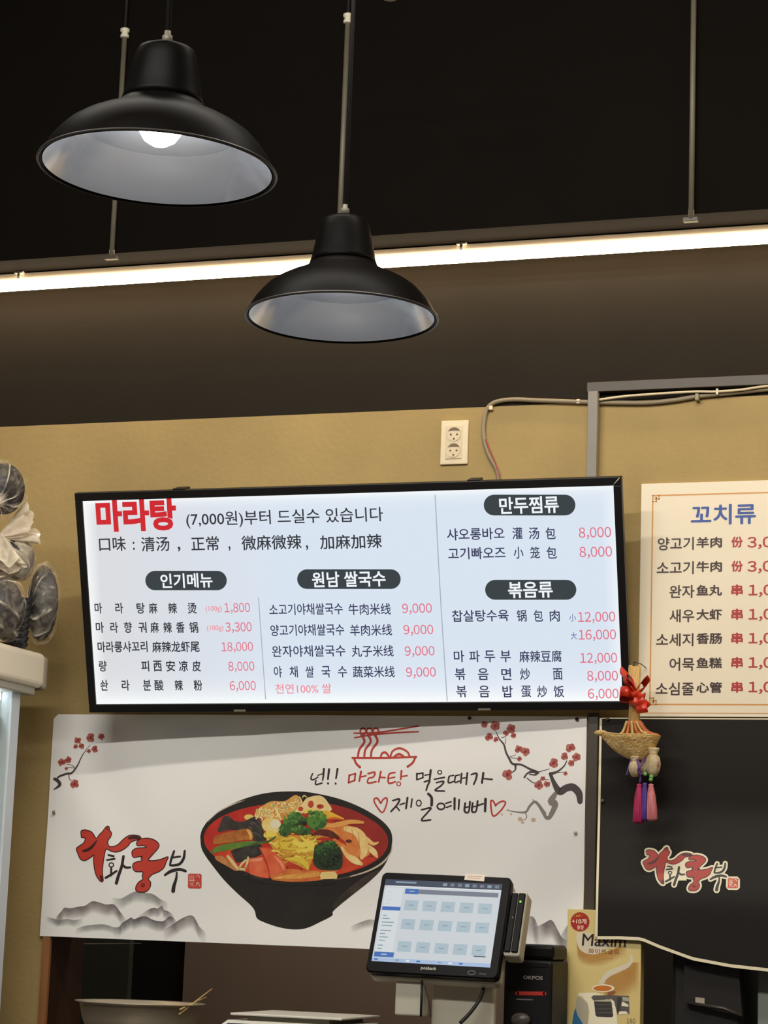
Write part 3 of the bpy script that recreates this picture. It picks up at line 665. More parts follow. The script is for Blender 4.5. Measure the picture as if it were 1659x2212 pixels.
# --- hand-lettered shop name
Zl = zoomer(90, 1760, 4.484)
RA = [(390, 185), (392, 158), (430, 148), (490, 165), (520, 200), (542, 230), (570, 195), (600, 165), (635, 118), (662, 118), (668, 150), (687, 178), (680, 215), (655, 255), (662, 300), (700, 310), (750, 290), (800, 240), (850, 205), (900, 198), (960, 210), (966, 235), (900, 255), (870, 270), (850, 300),
      (800, 340), (740, 362), (690, 355), (640, 335), (622, 400), (610, 480), (605, 560), (612, 640), (585, 645), (545, 590), (525, 520), (515, 430), (520, 392), (480, 420), (430, 445), (385, 430), (360, 380), (343, 330), (370, 305), (415, 275), (432, 240), (420, 222), (395, 220)]
KU = [(960, 235), (1040, 228), (1110, 250), (1147, 290), (1135, 330), (1100, 370), (1065, 410), (1045, 440), (1100, 445), (1170, 430), (1220, 410), (1235, 415), (1215, 460), (1195, 510), (1150, 550), (1090, 575), (1060, 600), (1045, 625), (1065, 655), (1060, 700), (1030, 740), (980, 752), (930, 740), (925, 700),
      (950, 655), (990, 625), (985, 590), (990, 555), (920, 550), (895, 510), (900, 475), (940, 455), (985, 445), (972, 425), (985, 405), (950, 408), (905, 415), (887, 385), (890, 350), (930, 325), (990, 320), (1025, 315), (1000, 300), (940, 300), (930, 270)]
HWA = [[(660, 392, 14), (712, 402, 16)], [(645, 440, 12), (720, 428, 17)], [(690, 520, 18), (688, 590, 16)], [(636, 612, 20), (690, 580, 20), (742, 545, 16)], [(805, 405, 24), (790, 500, 26), (760, 590, 28), (740, 662, 30)], [(800, 488, 18), (830, 512, 20), (872, 510, 16)]]
BU = [[(1292, 355, 18), (1265, 430, 20), (1252, 488, 16)], [(1394, 352, 18), (1382, 425, 24), (1340, 480, 22), (1262, 492, 16)], [(1280, 415, 14), (1350, 405, 14)], [(1202, 585, 18), (1260, 548, 28), (1340, 530, 26), (1402, 546, 20)], [(1316, 560, 14), (1310, 620, 22), (1288, 690, 32), (1280, 738, 36)]]
DARKS = [[(412, 352, 22), (455, 342, 30), (500, 312, 30), (545, 255, 14)], [(858, 228, 26), (905, 220, 34), (950, 228, 26)], [(590, 600, 24), (598, 632, 22)], [(640, 130, 14), (655, 150, 8)]]
SEAL = [(1435, 570), (1545, 572), (1555, 585), (1553, 705), (1540, 716), (1432, 714), (1422, 702), (1424, 582)]
def shop_name(sh, mb, K, lay, halo=False):
    red, dark, black, seal, white = K
    if halo:
        for pl in (RA, KU): sh.stroke(mb, pl+[pl[0]], white, lay-2, 52)
        for st in HWA+BU: sh.stroke(mb, st, white, lay-2, grow=22)
        sh.stroke(mb, SEAL+[SEAL[0]], white, lay-2, 44, curve=False)
        sh.poly(mb, [(600, 360), (740, 370), (900, 260), (960, 260), (900, 420), (900, 600), (760, 600), (620, 600)], white, lay-1, 0.02)
        for st in HWA+BU: sh.stroke(mb, st, white, lay-1, grow=16)
    for pl in (RA, KU): sh.poly(mb, pl, red, lay, 0.02, True); sh.stroke(mb, pl+[pl[0]], dark, lay+1, 10)
    for st in DARKS: sh.stroke(mb, st, dark, lay+1.5)
    sh.ring(mb, 690, 487, 22, 20, 12, black, lay+1); sh.ring(mb, 992, 683, 14, 12, 10, dark, lay+1.5)
    for st in HWA+BU: sh.stroke(mb, st, black, lay+1, grow=2.0)
    sh.poly(mb, SEAL, seal, lay, None)
    for st in ([(1442, 590, 7), (1442, 640, 7)], [(1460, 590, 6), (1462, 640, 6)], [(1478, 592, 7), (1478, 640, 7)], [(1436, 640, 7), (1488, 640, 7)], [(1505, 600, 6), (1525, 585, 6), (1535, 610, 6)], [(1440, 665, 6), (1475, 660, 6)], [(1445, 690, 6), (1462, 675, 6), (1480, 695, 6)], [(1500, 690, 6), (1515, 655, 7), (1535, 692, 7)], [(1500, 670, 5), (1532, 668, 5)]):
        sh.stroke(mb, st, white, lay+1)
bs.T = Zl
LK = (ink('logo_red', (196, 62, 48), noise=0.05, scale=20), ink('logo_dark', (66, 30, 30)), ink('logo_black', (44, 34, 36)), ink('seal_red', (200, 72, 62)), ink('seal_white', (222, 190, 180)))
shop_name(bs, b, LK, 4)
# --- ink mountains
Zm = Zl
washes = [('wash_pale', (150, 150, 148), [(690, 800), (780, 812), (860, 770), (920, 745), (1010, 755), (1090, 770), (1160, 820), (1230, 850)], 110),
          ('wash_mauve', (122, 108, 110), [(140, 1010), (175, 970), (210, 930), (235, 900), (290, 905), (380, 890), (440, 880), (500, 840), (560, 845), (640, 870), (700, 865), (740, 890), (780, 950), (830, 1010)], 120),
          ('wash_mauve', 0, [(940, 985), (1040, 920), (1100, 900), (1130, 910), (1170, 880), (1190, 920), (1240, 940), (1290, 985)], 90),
          ('wash_pale', 0, [(50, 985), (110, 1000), (180, 1018), (260, 1010), (340, 1020), (420, 1000)], 70),
          ('wash_pale', 0, [(340, 1110), (420, 1080), (520, 1065), (620, 1062), (700, 1085), (780, 1095)], 70),
          ('wash_dark', (96, 88, 92), [(700, 1095), (760, 1085), (790, 1050), (850, 1010), (880, 995), (905, 1012), (960, 990), (1020, 985), (1090, 1020), (1180, 1030), (1230, 990), (1270, 990), (1320, 1045)], 110),
          ('wash_mauve', 0, [(1180, 1120), (1260, 1070), (1350, 1010), (1430, 975), (1480, 990), (1530, 1080), (1600, 1150)], 130)]
for i, (n_, c_, rd, dp) in enumerate(washes): bs.strip(b, rd, dp, ink(n_, c_, fade=True), 2+0.6*i)
bs.T = zoomer(760, 1860, 3.318)
for i, (n_, rd, dp) in enumerate((('wash_mauve', [(1225, 420), (1290, 395), (1320, 430), (1340, 490)], 180), ('wash_mauve', [(1300, 480), (1370, 450), (1430, 422), (1470, 480), (1510, 550), (1560, 570)], 140), ('wash_pale', [(1490, 550), (1540, 470), (1600, 400), (1640, 420)], 200), ('wash_pale', [(-10, 470), (60, 440), (140, 418), (200, 440)], 60))):
    bs.strip(b, rd, dp, PI[n_], 2+0.6*i)
# --- plum branches
def blossom(x, y, r):
    for k in range(5):
        a_ = k*1.2566+random.random(); bs.disc(b, x+0.5*r*math.cos(a_), y+0.5*r*math.sin(a_), r*0.5, r*0.5, ink(('blos_a', 'blos_b')[k % 2], ((168, 80, 72), (184, 106, 94))[k % 2]), 4+0.2*k, 10)
    bs.disc(b, x, y, r*0.35, r*0.35, ink('blos_c', (140, 46, 44)), 5.2, 8)
bs.T = zoomer(90, 1540, 4.484); random.seed(2)
for st in ([(130, 640, 30), (165, 662, 34), (180, 700, 34), (120, 745, 8)], [(150, 640, 14), (180, 615, 20), (250, 590, 20), (300, 580, 20), (350, 510, 15), (390, 420, 10), (430, 360, 7), (470, 305, 4)], [(270, 600, 10), (275, 640, 8), (310, 672, 5)], [(325, 525, 7), (290, 505, 6), (250, 500, 5)], [(330, 535, 6), (260, 530, 4)], [(405, 350, 6), (370, 290, 4)]): S_('branch', (72, 60, 60), st, 3)
for q in ((350, 265, 36), (330, 325, 24), (385, 320, 30), (475, 240, 46), (577, 230, 34), (515, 350, 36), (455, 370, 22), (200, 480, 40), (260, 455, 36), (245, 540, 18), (325, 690, 46)): blossom(*q)
bs.T = zoomer(1000, 1540, 5.53)
for st in ([(400, 220, 6), (440, 310, 14), (495, 380, 20), (520, 470, 22), (560, 550, 24), (600, 610, 26), (700, 620, 22), (800, 670, 24), (900, 715, 34)],
           [(1245, 575, 12), (1210, 640, 16), (1130, 705, 24), (1050, 730, 40)], [(1050, 730, 36), (1090, 830, 50), (1160, 940, 80), (1240, 900, 80), (1320, 890, 84), (1390, 960, 80), (1405, 1060, 60)],
           [(630, 620, 26), (630, 680, 18), (575, 725, 8)], [(740, 770, 22), (780, 720, 20), (860, 700, 40), (880, 740, 20), (800, 735, 14)], [(770, 780, 12), (860, 840, 10), (940, 800, 8), (1030, 800, 6)],
           [(900, 710, 10), (1040, 670, 6)], [(560, 530, 8), (640, 500, 5)], [(580, 540, 8), (670, 545, 5)], [(470, 300, 10), (520, 280, 6)], [(1130, 715, 8), (1220, 710, 5)], [(510, 370, 8), (520, 300, 5)]): S_('branch', 0, st, 3)
S_('branch_grey', (136, 126, 122), [(1110, 970, 50), (1060, 1060, 80), (1110, 1090, 70), (1070, 1200, 56), (1020, 1250, 60), (970, 1190, 44), (910, 1100, 34), (860, 1065, 30), (800, 1120, 28), (740, 1190, 22), (520, 1165, 6)], 2.6)
S_('branch_grey', 0, [(755, 1190, 14), (765, 1260, 10), (700, 1290, 5)], 2.6); S_('branch_grey', 0, [(870, 1060, 12), (835, 1035, 6)], 2.6)
bs.disc(b, 1018, 1212, 16, 18, 0, 2.8)
for q in ((265, 140, 42), (395, 155, 60), (318, 290, 50), (585, 190, 56), (610, 270, 34), (520, 245, 36), (400, 320, 32), (670, 435, 48), (750, 465, 54), (680, 550, 30), (540, 740, 66), (1090, 600, 58), (1290, 420, 58), (1220, 520, 46), (1360, 530, 52), (1300, 600, 40), (912, 865, 54), (1010, 850, 40), (960, 785, 30), (1230, 725, 26)): blossom(*q)
for q in ((690, 1270, 36), (720, 1310, 24), (850, 1280, 36), (580, 1210, 17), (470, 1213, 16), (545, 1160, 14)): bs.disc(b, q[0], q[1], q[2]*.8, q[2]*.7, ink('blos_pale', (206, 176, 150)), 3.5, 9)
# --- slogan and noodle emblem
bs.T = zoomer(640, 1550, 3.456)
SL, SRD = ink('slogan', (46, 36, 36)), ink('slogan_red', (190, 62, 48))
for st, m_ in [(q, SL) for q in (
    [(125, 420, 8), (112, 455, 9), (130, 465, 8), (165, 445, 7)], [(165, 432, 6), (200, 420, 6)], [(210, 385, 14), (205, 440, 11), (200, 470, 8)], [(150, 470, 9), (148, 500, 9), (195, 490, 9)],
    [(248, 388, 15), (240, 460, 11)], [(240, 492, 13), (241, 494, 13)], [(312, 385, 14), (300, 455, 10)], [(297, 493, 12), (298, 495, 12)],
    [(905, 420, 11), (905, 465, 10)], [(905, 465, 8), (950, 450, 8)], [(950, 450, 9), (950, 415, 9)], [(950, 415, 8), (905, 422, 8)], [(965, 432, 7), (995, 426, 7)], [(1008, 395, 15), (1000, 470, 11)], [(960, 482, 9), (1000, 472, 11), (985, 510, 11), (975, 545, 9)],
    [(1035, 462, 8), (1110, 448, 10)], [(1050, 487, 8), (1105, 478, 10), (1085, 510, 10), (1040, 545, 9), (1110, 550, 9)],
    [(1145, 440, 10), (1140, 487, 10), (1180, 478, 8)], [(1150, 438, 7), (1180, 432, 7)], [(1192, 438, 9), (1188, 484, 9), (1222, 475, 8)], [(1195, 435, 7), (1224, 428, 7)], [(1238, 420, 11), (1232, 490, 10)], [(1240, 455, 7), (1270, 450, 7)], [(1281, 415, 12), (1272, 500, 10)],
    [(1310, 427, 9), (1350, 418, 12), (1345, 460, 12), (1328, 500, 10)], [(1400, 415, 14), (1390, 488, 13)], [(1397, 456, 8), (1465, 463, 10)],
    [(725, 622, 9), (775, 610, 12), (760, 650, 11), (714, 702, 11)], [(752, 665, 8), (776, 695, 9)], [(780, 652, 8), (815, 640, 8)], [(836, 600, 13), (825, 680, 12)], [(870, 610, 10), (862, 670, 9)],
    [(990, 570, 16), (1015, 600, 18), (1015, 655, 18)], [(940, 690, 9), (1010, 675, 11), (985, 710, 10), (940, 768, 10), (1008, 765, 10)],
    [(1120, 642, 8), (1160, 630, 9)], [(1125, 672, 8), (1160, 660, 9)], [(1186, 605, 15), (1185, 685, 13)], [(1220, 615, 11), (1215, 685, 10)],
    [(1265, 640, 12), (1260, 700, 12), (1290, 705, 10), (1300, 630, 12)], [(1265, 672, 8), (1297, 665, 8)], [(1320, 640, 12), (1315, 700, 12), (1345, 700, 10), (1357, 625, 12)], [(1318, 668, 8), (1350, 662, 8)], [(1360, 656, 10), (1398, 645, 10)], [(1416, 610, 18), (1412, 700, 15)])]+[(q, SRD) for q in (
    [(400, 430, 11), (395, 487, 11)], [(395, 487, 9), (440, 470, 9)], [(440, 470, 11), (445, 420, 11)], [(445, 420, 9), (400, 432, 9)], [(488, 405, 13), (475, 475, 11)], [(482, 445, 8), (525, 436, 9)], [(540, 420, 10), (590, 410, 11), (580, 445, 10), (545, 455, 9), (540, 490, 10), (600, 480, 10)],
    [(636, 405, 12), (620, 482, 11)], [(628, 446, 8), (668, 450, 8)], [(742, 412, 9), (698, 425, 11), (695, 490, 11), (745, 480, 9)], [(696, 456, 8), (740, 446, 8)], [(790, 400, 13), (785, 462, 10)], [(787, 442, 8), (832, 435, 9)],
    [(635, 640, 9), (610, 604, 11), (585, 615, 9), (605, 662, 9), (650, 710, 9), (682, 640, 9), (680, 602, 10), (655, 612, 9), (638, 640, 9)], [(1490, 655, 9), (1470, 622, 10), (1454, 635, 10), (1472, 735, 10), (1530, 695, 9), (1565, 640, 9), (1545, 625, 10), (1510, 640, 9), (1490, 660, 9)],
    [(435, 118, 8), (620, 112, 10), (915, 65, 8)], [(440, 152, 8), (620, 124, 10), (915, 106, 8)], [(490, 130, 15), (513, 180, 15), (475, 240, 14), (465, 292, 13)], [(540, 130, 15), (560, 180, 15), (520, 240, 14), (512, 292, 13)], [(590, 130, 15), (610, 180, 15), (570, 240, 14), (562, 292, 13)],
    [(422, 302, 12), (660, 302, 13), (900, 295, 12)], [(437, 310, 13), (452, 345, 14), (480, 372, 15)], [(890, 305, 13), (872, 340, 14), (835, 368, 14)],
    [(635, 292, 11), (645, 268, 13), (670, 262, 14), (695, 290, 11)], [(708, 290, 11), (725, 250, 12), (775, 230, 13), (830, 255, 12), (850, 290, 11)], [(735, 292, 12), (770, 274, 16), (805, 290, 12)])]:
    bs.stroke(b, st, m_, 3, grow=1.3)
for cx in (503, 550, 598): bs.ring(b, cx, 105, 21, 24, 13, SRD, 3)
bs.ring(b, 1075, 410, 15, 14, 8, SL, 3); bs.ring(b, 920, 640, 18, 22, 9, SL, 3); bs.ring(b, 1085, 664, 28, 23, 12, SL, 3); bs.ring(b, 770, 496, 14, 15, 8, SRD, 3)
b.build('printed_sheet', PM, bnr)
# pins holding the banner
def pin(name, px, py, y, r, m, parent):
    p = at(px, py, y); bb_ = MB(); bb_.lathe([(0, 0.004), (r*0.7, 0.003), (r, 0), (r*0.5, -0.004), (0, -0.004)], 0, 12, Matrix.Translation(p) @ Matrix.Rotation(R(90), 4, 'X')); bb_.build(name, m, parent)
for px, py in ((116, 1754), (1243, 1798)): pin('pin', px, py, -0.016, 0.005, M['steel_trunk'] if px < 200 else M['clip'], bnr)
for px, py in ((1014, 1551), (1246, 1553)): pin('pin', px, py, -0.016, 0.005, M['bezel'], bnr)

# ------------------------------------------------------------------ skewer menu sheet
SX0, SX1, SZ0, SZ1 = -1.249, -0.66, 1.9405, 2.531
ms = thing('menu_sheet', 'cream skewer price sheet with an orange border, beside the lit menu board', 'menu sheet', ((SX0+SX1)/2, -0.004, SZ0))
b = MB(); b.box((SX0, -0.0075, SZ0), (SX1, -0.0012, SZ1), 0, 0.0008)
ss = Sheet((SX0, -0.0078, SZ0), (1, 0, 0), (0, 0, 1)); ss.mpp = 0.00118
KM = [mat('menu_paper', (232, 219, 193), 0.5, noise=0.015, scale=6), mat('menu_blue', (38, 72, 150), 0.5), mat('menu_brown', (52, 24, 20), 0.5), mat('menu_red', (172, 30, 28), 0.5), mat('menu_orange', (208, 140, 54), 0.5)]
ss.T = zoomer(1360, 1030, 5.5485)
def sx(body, xl, xr, cy, h, mi, bold=0.012): ss.text(b, body, xl, xr, cy, h, mi, 2, bold)
def sq(u0, v0, u1, v1, mi, lay=1):
    b.add([ss.pos(u0, v0, lay), ss.pos(u1, v0, lay), ss.pos(u1, v1, lay), ss.pos(u0, v1, lay)], [[0, 1, 2, 3]], mi)
sx('꼬치류', 735, 1515, 450, 245, 1, 0.019)
for y, h_ in ((790, 0), (1080, 0), (1365, 0)):
    for d in range(1): pass
rows = [(795, '양고기', 337, 770, '羊肉', '份', '3,000'), (1085, '소고기', 325, 770, '牛肉', '份', '3,000'), (1370, '완자', 478, 778, '鱼丸', '串', '1,000'),
        (1660, '새우', 478, 775, '大虾', '串', '1,000'), (1947, '소세지', 318, 765, '香肠', '串', '1,000'), (2240, '어묵', 478, 775, '鱼糕', '串', '1,000'), (2534, '소심줄', 312, 770, '心管', '串', '1,000')]
for y, k_, l_, r_, hz, unit, pr in rows:
    sx(k_, l_, r_, y+6, 156, 2, 0.016); sx(hz, 800, 1108, y-10, 132, 2, -0.028); sx(unit, 1218, 1358, y-14, 134, 3, -0.034); sx(pr, 1412 if pr[0] == '3' else 1425, 1950, y-6, 150, 3, 0.016)
bu0, bv1 = ss.uv(272, 218); bv0 = ss.uv(272, 2735)[1]; bu1 = SX1-SX0-bu0; w_ = 0.0032
sq(bu0, bv0, bu0+w_, bv1, 4); sq(bu1-w_, bv0, bu1, bv1, 4); sq(bu0, bv1-w_, bu1, bv1, 4); sq(bu0, bv0, bu1, bv0+w_, 4)
sq(0.004, 0.0085, SX1-SX0-0.004, 0.0098, 4)
for cu_, cv_, sv in ((bu0, bv1, -1), (bu0, bv0, 1)):     # fretwork corners
    q = 0.0185
    for (x0_, y0_, x1_, y1_) in ((0, 0, q, 0.0024), (0, 0, 0.0024, q), (q-0.0024, 0, q, 0.012), (0, q-0.0024, 0.012, q), (0.006, 0.0095, q, 0.012), (0.0095, 0.006, 0.012, q), (0.0065, 0.0055, 0.012, 0.008)):
        a0, a1 = cv_+sv*y0_, cv_+sv*y1_; sq(cu_+x0_, min(a0, a1), cu_+x1_, max(a0, a1), 4, 2)
b.build('printed_board', KM, ms)

# ------------------------------------------------------------------ black sheet with the shop name
KX0, KX1 = -1.346, -0.62
kt = 1.9375
def kb(u):                                # bottom edge height along the sheet
    x = KX0+u
    pts = [(0.0, 1.392), (0.06, 1.394), (0.115, 1.393), (0.16, 1.376), (0.24, 1.351), (0.33, 1.338), (0.46, 1.329), (0.75, 1.322)]
    for (a_, za), (b_, zb_) in zip(pts, pts[1:]):
        if a_ <= u <= b_:
            t = (u-a_)/(b_-a_); t = t*t*(3-2*t) if False else t; return za+(zb_-za)*t
    return pts[-1][1]
def kwr(u, v):                            # it bellies out towards the bottom where the box is tucked under it
    f = min(1.0, max(0.0, (0.40-v)/0.26)); f = f*f*(3-2*f)
    return 0.003+0.066*f+0.0015*math.sin(7*u)*math.sin(6*v+1)
blk = thing('black_sheet', 'black hanging vinyl with cream edging and the red shop name, curling up below', 'banner', (-1.0, -0.006, 1.33))
ks = Sheet((KX0, -0.006, 1.33), (1, 0, 0), (0, 0, 1), wr=kwr); ks.mpp = 0.00117; ks.lean = 0.225
KB = [mat('black_vinyl', (29, 24, 20), 0.6, spec=0.2, noise=0.05, scale=8), mat('cream_edge', (236, 224, 190), 0.5), mat('sheet_red', (176, 48, 34), 0.5), mat('sheet_dark', (84, 30, 24), 0.5), mat('sheet_black', (34, 27, 24), 0.5), mat('sheet_seal', (206, 78, 60), 0.5), mat('sheet_seal_mark', (226, 180, 160), 0.5)]
b = MB(); nx, ny = 60, 40; vv = []
for j in range(ny+1):
    for i in range(nx+1):
        u = (KX1-KX0)*i/nx; z0_ = kb(u)-1.33; v = z0_+(kt-1.33-z0_)*j/ny; vv.append(ks.pos(u, v, 0))
b.add(vv, [[j*(nx+1)+i, j*(nx+1)+i+1, (j+1)*(nx+1)+i+1, (j+1)*(nx+1)+i] for j in range(ny) for i in range(nx)], 0, True)
def edge(pts, w, lay=2):
    vs_ = [];
    for (u, v, du, dv) in pts: vs_ += [ks.pos(u, v, lay), ks.pos(u+du*w, v+dv*w, lay)]
    b.add(vs_, [[2*i, 2*i+2, 2*i+3, 2*i+1] for i in range(len(pts)-1)], 1, True)
edge([((KX1-KX0)*i/60, kb((KX1-KX0)*i/60)-1.33, 0, 1) for i in range(61)], 0.0075)
edge([(0, kb(0)-1.33+(kt-kb(0))*i/40, 1, 0) for i in range(41)], 0.0058)
edge([((KX1-KX0)*i/4, kt-1.33, 0, -1) for i in range(5)], 0.003)
def Tk(x, y):                             # the shop name again, at the size it has here
    X = 105+(x-343)*0.9653; Y = 815+(y-118)*0.8515-0.004*(x-640)
    return (1370+X/5.74, 1690+Y/5.74)
ks.T = Tk
KB.append(mat('sheet_halo', (240, 230, 200), 0.5))
shop_name(ks, b, (2, 3, 4, 5, 7), 6, halo=True)
b.build('printed_sheet', KB, blk)
for px, py in ((1301, 1730), (1312, 1553)): pin('pin', px, py, -0.014, 0.005, M['conduit'], blk)

# ------------------------------------------------------------------ socket, trunking, cables
ox0, ox1, oz0, oz1 = -1.787, -1.712, 2.5975, 2.7155
so = thing('wall_socket', 'cream double power socket on the wall above the lit menu board', 'socket', ((ox0+ox1)/2, -0.005, oz0))
b = MB(); b.box((ox0, -0.008, oz0), (ox1, -0.0005, oz1), 0, 0.0025); b.build('plate', M['plate'], so)
ocx = (ox0+ox1)/2
b = MB(); b.box((ocx-0.0225, -0.0105, oz0+0.014), (ocx+0.0225, -0.007, oz1-0.014), 0, 0.002); b.build('insert', M['plate2'], so)
for z in (oz0+0.0375, oz1-0.0375):
    T = Matrix.Translation((ocx, -0.011, z)) @ Matrix.Rotation(R(90), 4, 'X')
    b = MB(); b.lathe([(0.0198, 0.0008), (0.0185, 0.0012), (0.0175, 0.0), (0.0165, -0.0005)], 0, 32, T); b.f = b.f[:96]; b.mi = b.mi[:96]; b.sm = b.sm[:96]
    o = b.build('outlet', M['plate2'], so)
    b = MB(); b.lathe([(0.0, 0.0003), (0.0172, 0.0003)], 0, 32, T); b.f = b.f[:32]; b.mi = b.mi[:32]; b.sm = b.sm[:32]; b.build('recess', M['plate2'], o)
    b = MB()
    for k in range(20):
        a0, a1 = math.pi*(0.12+0.76*k/20), math.pi*(0.12+0.76*(k+1)/20)
        b.add([T @ Vector((r_*math.cos(a_), r_*math.sin(a_), 0.0009)) for a_, r_ in ((a0, 0.0172), (a1, 0.0172))]+[T @ Vector((0.0172*math.cos(a_), 0.0065+0.15*0.0172*math.sin(a_), 0.0009)) for a_ in (a1, a0)], [[0, 1, 2, 3]], 0)  # brown crescent: shade under the recess's upper rim, painted in
    for dx, dz in ((-0.0085, -0.001), (0.0085, -0.001), (0.0, -0.0125)): b.lathe([(0, 0.0012), (0.0026, 0.0012), (0.0026, 0.0)], 0, 12, T @ Matrix.Translation((dx, dz, 0)))
    b.build('pin_holes', M['hole'], o)
tz = 2.772
tr = thing('trunking', 'grey steel cable trunking turning down the wall to the lit menu board', 'trunking', (-1.3, -0.02, 2.3))
b = MB(); b.box((-1.386, -0.036, 2.46), (-1.360, -0.014, tz-0.001), 0, 0.0015); b.build('upright', M['steel_trunk'], tr)
b = MB(); b.box((-1.392, -0.024, tz), (XR, -0.0005, tz+0.026), 0, 0.0015); b.build('crossbar', M['steel_trunk_dark'], tr)
def cable(name, label, pts, y, r, m, extra=None):
    P3 = [at(x, yy, y) for x, yy in pts]; t = thing(name, label, 'cable', P3[0], 'cables along the paint line')
    b = MB(); b.tube(smooth_curve([tuple(p) for p in P3], 6), r, 0, 10); b.build('sheath', m, t); return t
cg = cable('cable', 'thick grey cable looping from the lit menu board up and along the paint line',
           [(1079, 1046), (1073, 1015), (1057, 985), (1047, 955), (1044, 925), (1048, 895), (1057, 877), (1076, 867), (1110, 863), (1160, 865), (1220, 867), (1275, 869), (1330, 870), (1400, 870), (1460, 864), (1510, 856), (1580, 849), (1670, 840), (1800, 834), (1960, 827)], -0.0078, 0.0060, M['cable_grey'])
cw = cable('cable', 'thin cream cable running above the thick one along the trunking', [(1292, 864), (1350, 856), (1430, 850), (1500, 846), (1545, 846), (1600, 842), (1670, 833), (1800, 828), (1960, 821)], -0.0185, 0.0034, M['cable_white'])
cr = cable('cable', 'short red wire beside the grey cable above the lit menu board', [(1083, 1046), (1075, 1018), (1068, 995), (1056, 968), (1049, 948)], -0.013, 0.0014, M['cable_red'])
for px, py in ((1060, 881), (1249, 867)):
    p = at(px, py, -0.0105); b = MB(); b.box(p-Vector((0.005, 0.003, 0.006)), p+Vector((0.005, 0.010, 0.006)), 0, 0.002); b.build('cable_clip', M['plate'], cg)
for px, py in ((1506, 858),):
    p = at(px, py, -0.0155); b = MB(); b.box(p-Vector((0.005, 0.006, 0.009)), p+Vector((0.005, 0.015, 0.009)), 0, 0.002); b.build('cable_clip', M['cable_grey'], cg)
p = at(1549, 846, -0.0200); b = MB(); b.box(p-Vector((0.003, 0.002, 0.008)), p+Vector((0.003, 0.019, 0.008)), 0, 0.001); b.build('cable_tie', M['clip'], cw)

# ------------------------------------------------------------------ till on the counter
a = R(-21.0); PMx = Matrix.Translation((-1.6437, -0.40, 1.2958)) @ Matrix.Rotation(a, 4, 'X') @ Matrix.Rotation(R(0.85), 4, 'Y')
PU = (PMx.to_3x3() @ Vector((1, 0, 0))); PV = (PMx.to_3x3() @ Vector((0, 0, 1))); PN = PU.cross(PV)
pw, ph = 0.3246, 0.2522
till = thing('pos_terminal', 'black touch screen till on a cream stand, in front of the banner', 'till', (-1.64, -0.36, CT))
def rbox(lo, hi, mi, mtx, rad, n=6):      # slab with rounded upright corners, facing -y
    mb = MB(); x0, y0, z0 = lo; x1, y1, z1 = hi; pts = []
    for cx, cz, a0 in ((x1-rad, z1-rad, 0), (x0+rad, z1-rad, 90), (x0+rad, z0+rad, 180), (x1-rad, z0+rad, 270)):
        for k in range(n+1): t = R(a0+90*k/n); pts.append((cx+rad*math.cos(t), cz+rad*math.sin(t)))
    k = len(pts); e = min(0.003, (y1-y0)*0.3)
    def ins(p, d): 
        mx, mz = (x0+x1)/2, (z0+z1)/2; return (p[0]-d*(1 if p[0] > mx else -1)*min(1, abs(p[0]-mx)/((x1-x0)/2)), p[1]-d*(1 if p[1] > mz else -1)*min(1, abs(p[1]-mz)/((z1-z0)/2)))
    rings = [[(q[0], y0, q[1]) for q in (ins(p, e) for p in pts)], [(p[0], y0+e, p[1]) for p in pts], [(p[0], y1, p[1]) for p in pts]]
    vs_ = [mtx @ Vector(v) for r_ in rings for v in r_]
    fs = [[i*k+j, (i+1)*k+j, (i+1)*k+(j+1) % k, i*k+(j+1) % k] for i in range(2) for j in range(k)]+[list(range(k)), list(range(2*k, 3*k))[::-1]]
    mb.add(vs_, fs, mi); return mb
PB = mat('till_plastic', (8, 7, 7), 0.42, spec=0.14); PC = mat('till_cream', (196, 190, 172), 0.45); PCD = mat('till_grey', (140, 134, 120), 0.5)
rbox((-pw/2, 0, 0), (pw/2, 0.022, ph), 0, PMx, 0.013).build('bezel', PB, till)
rbox((-pw/2+0.002, 0.022, -0.004), (pw/2-0.002, 0.052, ph-0.004), 0, PMx, 0.013).build('back_housing', PC, till)
ps = Sheet(PMx @ Vector((0, -0.0006, 0)), PU, PV); ps.mpp = 0.00117; ps.T = zoomer(760, 1860, 3.318)
UI = [glow('ui_grey', (196, 202, 206), 1.0), glow('ui_bar', (112, 118, 132), 1.0), glow('ui_dark', (58, 66, 84), 1.0), glow('ui_blue', (62, 104, 176), 1.0), glow('ui_button', (164, 182, 192), 1.0), glow('ui_mark', (130, 150, 164), 1.0), glow('ui_task', (160, 182, 214), 1.0), glow('ui_pale', (206, 212, 214), 1.0), glow('ui_white', (220, 224, 228), 1.0), glow('ui_edge', (170, 172, 168), 0.8)]
b = MB()
scr = [(240, 130), (1080, 165), (990, 765), (145, 715)]
su = [ps.uv(*p) for p in scr]; u0 = (su[0][0]+su[3][0])/2; u1 = (su[1][0]+su[2][0])/2; v1 = (su[0][1]+su[1][1])/2; v0 = (su[2][1]+su[3][1])/2
def rc(fx0, fy0, fx1, fy1, mi, lay=1):     # rectangle in screen fractions, y down
    q = [ps.pos(u0+(u1-u0)*fx, v1+(v0-v1)*fy, lay) for fx, fy in ((fx0, fy1), (fx1, fy1), (fx1, fy0), (fx0, fy0))]; b.add(q, [[0, 1, 2, 3]], mi)
rc(0, 0, 1, 1, 0, 0)
rc(0, 0, 1, 0.075, 2); rc(0.03, 0.075, 1, 0.085, 8)
for k in range(8): rc(0.50+0.063*k, 0.02, 0.535+0.063*k, 0.055, 1 if k % 3 else 5, 2)
rc(0.09, 0.02, 0.27, 0.04, 5, 2)
rc(0.19, 0.11, 0.98, 0.165, 1, 1); rc(0.185, 0.105, 0.30, 0.17, 3, 2); rc(0.22, 0.13, 0.265, 0.142, 4, 3)
